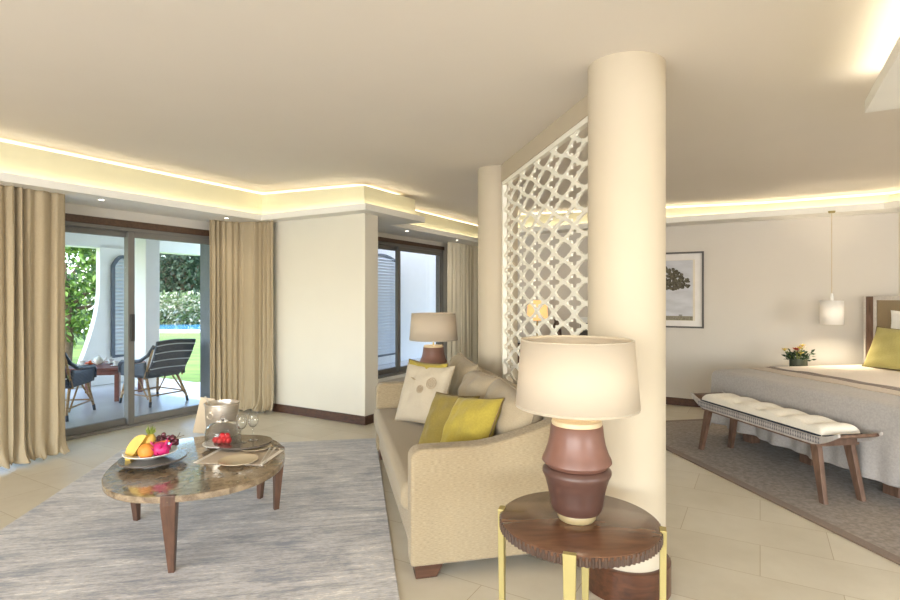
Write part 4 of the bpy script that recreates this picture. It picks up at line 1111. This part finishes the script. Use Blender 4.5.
# white facade with arched louvred window, its left edge flaring out towards the ground
FV = 9.3
def fx(px): r_ = (px-CX)/FPX; return FV*(r_*US+UC)/(-r_*UC+US)
fl0, fl1 = fx(100), fx(158)
shape = [(fl1,0),(fl1,2.3),(fl0,2.3)]
for t in range(9):
    q = t/8; z = 1.55-1.55*q; shape.append((fl0-(fl0-fx(70))*q**1.6, z))
n = len(shape); v = [W(u,FV,z) for u, z in shape]+[W(u,FV+.12,z) for u, z in shape]
wf = MB().add(v, [tuple(range(n)), tuple(range(2*n-1,n-1,-1))]+[(i,(i+1)%n,n+(i+1)%n,n+i) for i in range(n)]).build('wall_patio_end', M['extwhite'], smooth=0); struct(wf)
def arched_shutter(name, label, u0, u1, v, z0, z1, rise, vis=1):
    r_ = thing(name, label, 'shutter', W(u0, v, z0), ANG_U)
    w = u1-u0; h = z1-z0
    def topz(x): return h + rise*(1-((x-w/2)/(w/2))**2)
    m = MB(); N = 16
    T = Matrix.Rotation(0, 4, 'Z')
    pts_o = [(0,0),(w,0)]+[(w*(1-i/N), topz(w*(1-i/N))) for i in range(N+1)]
    # frame as tube
    m.tube([(x,-.02,z) for x, z in pts_o]+[(0,-.02,0)], .035, 4, cap=False)
    m.build('shutter_frame', M['louvreframe'], r_, smooth=0)
    s_ = MB(); z = .05
    while z < h+rise-.03:
        half = w/2 if z < h else (w/2)*math.sqrt(max(0, 1-(z-h)/rise))
        half -= .02
        if half > .05:
            s_.add([(w/2-half,-.05,z-.018),(w/2+half,-.05,z-.018),(w/2+half,-.01,z+.022),(w/2-half,-.01,z+.022),(w/2-half,-.05,z-.010),(w/2+half,-.05,z-.010),(w/2+half,-.01,z+.030),(w/2-half,-.01,z+.030)], [(0,3,2,1),(4,5,6,7),(0,1,5,4),(1,2,6,5),(2,3,7,6),(3,0,4,7)])
        z += .062
    stuff(s_.build('louvres', M['louvre'], r_, smooth=0))
    return r_
arched_shutter('louvred_shutter', 'arched louvred shutter in the white patio wall beyond the door', fx(112), fx(131), FV-.01, .45, 1.95, .16)
# the wall outside the recess window, with its own shutter
EV = 6.9
struct(MB().prism(wpoly([(6.2,EV),(15,EV),(15,EV+.2),(6.2,EV+.2)]), 0, 2.62).build('wall_garden_side', M['extwhite'], smooth=0))
def ux(px, v): r_ = (px-CX)/FPX; return v*(r_*US+UC)/(-r_*UC+US)
arched_shutter('louvred_shutter', 'arched louvred shutter seen through the left pane of the further window', ux(360,EV), ux(397,EV), EV-.02, .2, 2.15, .16)
# pillars
tag(MB().prism(wpoly([(4.72,6.50),(5.0,6.50),(5.0,6.78),(4.72,6.78)]), 0, 2.62).build('patio_pillar', M['extgrey'], smooth=0, bevel=.01), 'grey square patio pillar seen at the right of the glass door', 'pillar')
u0 = ux(144, 8.3); u1 = ux(158, 8.3)
tag(MB().prism(wpoly([(u0,8.25),(u1,8.25),(u1,8.55),(u0,8.55)]), 0, 2.62).build('patio_pillar', M['extwhite'], smooth=0, bevel=.01), 'white square patio pillar behind the navy armchair', 'pillar')

# garden
tag(stuff(MB().prism(wpoly([(-30,8.2),(60,8.2),(60,60),(-30,60)]), -.3, -.12).build('lawn', M['lawn'], smooth=0)), 'sunlit green lawn beyond the patio', 'lawn')
pz0 = P(175,329).y; pz1 = P(175,323).y
tag(MB().box(-24,-9,pz0,pz1,-.13,-.06).build('swimming_pool', M['water'], smooth=0), 'blue swimming pool strip beyond the lawn', 'pool')
tag(MB().box(-24,-9,pz0-.8,pz0,-.13,-.02).build('pool_coping', M['coping'], smooth=0), 'pale stone edge of the pool', 'coping')

def foliage(mb, c, rad, n, leaf, rnd, shell=.55):
    for i in range(n):
        while True:
            d = Vector((rnd.gauss(0,1), rnd.gauss(0,1), rnd.gauss(0,1)))
            if d.length > .1: break
        d.normalize(); r_ = shell+(1-shell)*rnd.random()
        p_ = Vector(c)+Vector((d.x*rad[0]*r_, d.y*rad[1]*r_, d.z*rad[2]*r_))
        leafquad(mb, p_, d+Vector((rnd.uniform(-1,1), rnd.uniform(-1,1), rnd.uniform(-1.2,.4))), leaf*rnd.uniform(.7,1.3), leaf*.5, rnd)
def tree(name, label, loc, blobs, mat, leaf, seed, trunk_r=.15, n=700, group=None, cat='tree'):
    r_ = thing(name, label, cat, loc, 0, group); rnd = random.Random(seed); mb = MB()
    for (c_, rad) in blobs: foliage(mb, c_, rad, n, leaf, rnd)
    stuff(mb.build('foliage', M[mat], r_, smooth=0))
    t = MB(); top_ = blobs[0][0]
    t.tube([(0,0,-.15),(.1,.0,top_[2]*.4),(top_[0]*.6,top_[1]*.6,top_[2]*.8)], [trunk_r,trunk_r*.8,trunk_r*.5], 10)
    for (c_, rad) in blobs: t.tube([(top_[0]*.3,top_[1]*.3,top_[2]*.5),(c_[0]*.8,c_[1]*.8,(c_[2]+top_[2]*.5)/2),(c_[0],c_[1],c_[2])], [trunk_r*.5,trunk_r*.3,trunk_r*.12], 8)
    t.build('trunk', M['pale_trunk'], r_)
    return r_
def at(px, d, h): return Vector(((px-CX)/FPX*d, d, h))
# left tree close behind the patio
L_ = at(66,12.5,0)
tree('leafy_tree', 'sunlit leafy tree at the left beyond the white patio wall', L_, [((0,0,2.2),(1.0,.8,.9)), ((.5,.3,1.3),(.8,.7,.7)), ((-.5,.0,1.0),(.9,.7,.9)), ((.8,.4,2.6),(.8,.7,.6)), ((-.4,.2,3.0),(.9,.7,.6))], 'leaf_light', .16, 1, .12, 750)
L_ = at(56,17,0)
tree('leafy_tree', 'taller leafy tree further back at the left edge of the glass', L_, [((0,0,2.6),(1.6,1,1.2)), ((1.0,.3,1.2),(1.4,1,1.2)), ((-1.0,.2,1.5),(1.4,1,1.2)), ((.9,.2,3.9),(1.2,1,.9))], 'leaf_dark', .22, 2, .16, 650)
for i, (px, d, hh, lab) in enumerate(((160,34,3.6,'dark evergreen tree beyond the pool, left of the gap by the white pillar'), (182,33,4.2,'dark evergreen tree beyond the pool, tallest one seen through the right pane'), (206,36,3.6,'dark evergreen tree beyond the pool, next to the grey pillar'), (138,37,3.8,'dark evergreen tree beyond the pool, behind the white pillar'))):
    tree('evergreen_tree', lab, at(px,d,0), [((0,0,hh*.62),(1.7,1.3,1.3)), ((1.0,0,hh*.8),(1.3,1.1,1.0)), ((-1.0,-.3,hh*.72),(1.3,1.1,1.0)), ((.2,0,hh),(1.1,1,.8)), ((-.2,-.4,hh*.35),(1.6,1.2,.9))], 'leaf_dark', .38, 30+i, .22, 420, 'evergreen trees beyond the pool')
for i, (px, lab) in enumerate(((148,'flowering hedge bush beyond the pool, left'), (164,'flowering hedge bush beyond the pool, second from the white pillar'), (180,'flowering hedge bush beyond the pool, third from the white pillar'), (196,'flowering hedge bush beyond the pool, by the grey pillar'))):
    tree('flowering_bush', lab, at(px,29,0), [((0,0,.9),(.95,.8,.75)), ((.3,0,.4),(.9,.7,.5))], 'leaf_hedge', .24, 50+i, .06, 420, 'flowering hedge bushes', 'bush')

# ------------------------------------------------------------------ patio furniture
def armchair():
    r_ = thing('rattan_armchair', 'x', 'chair', (0,0,0))
    # faces -y ; width along x
    def T_(x, z): return (x, z)
    # seat
    MB().box(-.25,.25,-.27,.24,.36,.42).build('seat', M['navyweave'], r_, bevel=.02, seg=3)
    # back: bands of woven resin with pale lines between
    def bk_(a, b):
        z = .40+.46*b; y = .24+.26*b+.03*math.sin(b*PI); w = .25+.03*b
        u = 2*a-1; return (u*w, y-.05*(1-u*u)+.02, z+.015*math.sin(a*PI)*b)
    MB().grid(bk_, 14, 16).build('backrest', M['navyweave'], r_, smooth=60, solid=.03)
    m = MB()
    for b in (.2,.43,.66,.88):
        pts = [Vector(bk_(i/12, b))+Vector((0,.02,0)) for i in range(13)]; m.tube(pts, .008, 6)
    m.build('pale_bands', M['louvre'], r_)
    for s_ in (-1, 1):
        arm = [(s_*.27,.44,.80),(s_*.285,.34,.68),(s_*.29,.18,.60),(s_*.295,-.05,.575),(s_*.29,-.22,.57),(s_*.28,-.29,.53),(s_*.27,-.30,.42)]
        MB().tube(arm, .024, 8).build('armrest', M['navyweave'], r_)
        def sd(a, b):
            y = -.28+.58*a; zt = .56+.10*max(0, a-.7); return (s_*(.268+.02*b), y, .38+(zt-.38)*b)
        MB().grid(sd, 8, 6).build('side_panel', M['navyweave'], r_, solid=.012)
        for (y0, y1) in ((-.22,-.30),(.20,.36)):
            lg = MB().tube([(s_*.22,y0,.38),(s_*.255,y1*.96,.10),(s_*.27,y1,0)], [.018,.016,.013], 8).build('leg', M['rattan'], r_)
            MB().tube([(s_*.262,y1*.98,.07),(s_*.27,y1,0)], [.019,.017], 8).build('leg_cap', M['navyweave'], lg)
        MB().tube([(s_*.265,-.27,.10),(s_*.24,-.05,.36)], .011, 6).tube([(s_*.265,.31,.10),(s_*.24,.05,.36)], .011, 6).tube([(s_*.262,-.28,.14),(s_*.262,.32,.14)], .010, 6).tube([(s_*.27,.24,.36),(s_*.275,.44,.80)], .014, 6).build('cane_brace', M['rattan'], r_)
    MB().tube([(-.25,.32,.14),(.25,.32,.14)], .010, 6).tube([(-.25,-.27,.14),(.25,-.27,.14)], .010, 6).build('stretcher', M['rattan'], r_)
    return r_
ch = armchair(); ch['label'] = 'navy woven armchair with cane legs, left of the patio table'; ch['group'] = 'navy patio armchairs'
ch.location = (-4.76,6.50,-.005); ch.rotation_euler.z = R(190)
ch2 = copy_tree(ch); ch2['label'] = 'navy woven armchair with its banded back to the lawn, right of the patio table'
ch2.location = (-4.10,7.38,-.005); ch2.rotation_euler.z = R(-118)
tb = thing('patio_table', 'square red brown wooden patio table between the armchairs', 'table', (-5.02,7.72,-.005), R(8))
MB().box(-.42,.42,-.42,.42,.43,.465).build('table_top', M['redwood'], tb, smooth=0, bevel=.005)
MB().box(-.36,.36,-.36,.36,.36,.43).build('apron', M['redwood'], tb, smooth=0)
for (x, y) in ((-.37,-.37),(.37,-.37),(.37,.37),(-.37,.37)): MB().box(x-.03,x+.03,y-.03,y+.03,0,.43).build('leg', M['redwood'], tb, smooth=0, bevel=.004)
tbz = .46
for i, (x, y, lab) in enumerate(((-.22,-.1,'white cup on the patio table, left'), (.05,.12,'white cup on the patio table, in the middle'), (.3,-.15,'white cup on the patio table, right'))):
    c_ = thing('tea_cup', lab, 'cup', (-5.02+x,7.72+y,tbz), 0, 'cups on the patio table')
    MB().lathe([(0,0),(.06,.004),(.075,.012),(.075,.015),(.0,.008)], 24, cap=False).build('saucer', M['white'], c_)
    MB().lathe([(.02,.01),(.035,.03),(.042,.07),(.039,.07),(.03,.03),(0,.016)], 24, cap=False).build('cup_body', M['white'], c_)
bt = thing('teapot', 'white teapot on the patio table', 'teapot', (-5.0,7.62,tbz))
MB().sphere((0,0,.065), .065, 10, (1,1,.9)).lathe([(.035,.11),(.03,.125),(.012,.13),(.014,.145),(0.001,.15)], 20).build('pot_body', M['white'], bt)
MB().tube([(.05,0,.05),(.09,0,.08),(.11,0,.12)], [.016,.011,.008], 8).build('spout', M['white'], bt)
MB().tube([(-.055,0,.10),(-.10,0,.09),(-.10,0,.05),(-.06,0,.035)], .007, 8).build('handle', M['white'], bt)
tag(MB().sphere((0,0,.03), .03, 8).sphere((.06,.01,.03), .03, 8).lathe([(.0,0),(.06,.0),(.09,.03),(.085,.03),(0,.006)], 24, cap=False).build('pastry_bowl', M['papaya'], loc=(-5.2,7.74,tbz)), 'small bowl of orange fruit on the patio table', 'bowl')

# ------------------------------------------------------------------ light
w = bpy.data.worlds.new('world'); S.world = w; w.use_nodes = True
wn = w.node_tree.nodes; wl = w.node_tree.links; bg = wn['Background']
sky = wn.new('ShaderNodeTexSky'); sky.sky_type = 'NISHITA'; sky.sun_disc = False; sky.sun_elevation = R(48); sky.sun_rotation = R(200); sky.air_density = 1.0; sky.dust_density = 1.5; sky.ozone_density = 1
wl.new(sky.outputs[0], bg.inputs[0]); bg.inputs[1].default_value = 1.15
sun = bpy.data.lights.new('sun', 'SUN'); sun.energy = 6.5; sun.angle = R(1.0); sun.color = (1,.95,.86)
so = bpy.data.objects.new('sun', sun); COL.objects.link(so)
sd_ = W(.75, .35, 0) + Vector((0,0,1.05)); so.rotation_euler = sd_.to_track_quat('Z', 'Y').to_euler()
# added fill lights in made-up openings behind the camera, tilted up
def fill_light(name, c, n_, w_, h_, e_):
    ld = bpy.data.lights.new(name, 'AREA'); ld.shape = 'RECTANGLE'; ld.size = w_; ld.size_y = h_; ld.energy = e_; ld.color = (.90,.95,1)
    o = bpy.data.objects.new(name, ld); COL.objects.link(o); o.location = c; o.rotation_euler = (-(n_+Vector((0,0,.75)))).to_track_quat('Z', 'Y').to_euler(); return o
fill_light('added_fill_light', W(.4,VBK-.1,1.33), W(0,1), 7.8, 2.0, 520)
fill_light('added_fill_light', W(ULF-.1,-.2,1.33), W(1,0), 7.8, 2.0, 470)

vs = S.view_settings; vs.view_transform = 'Standard'; vs.look = 'None'; vs.gamma = 1; vs.use_curve_mapping = False; vs.exposure = 0.23
cy = S.cycles; cy.max_bounces = 10; cy.diffuse_bounces = 6; cy.glossy_bounces = 4; cy.transparent_max_bounces = 16; cy.transmission_bounces = 6; cy.caustics_reflective = False; cy.caustics_refractive = False; cy.sample_clamp_indirect = 6; cy.use_denoising = True
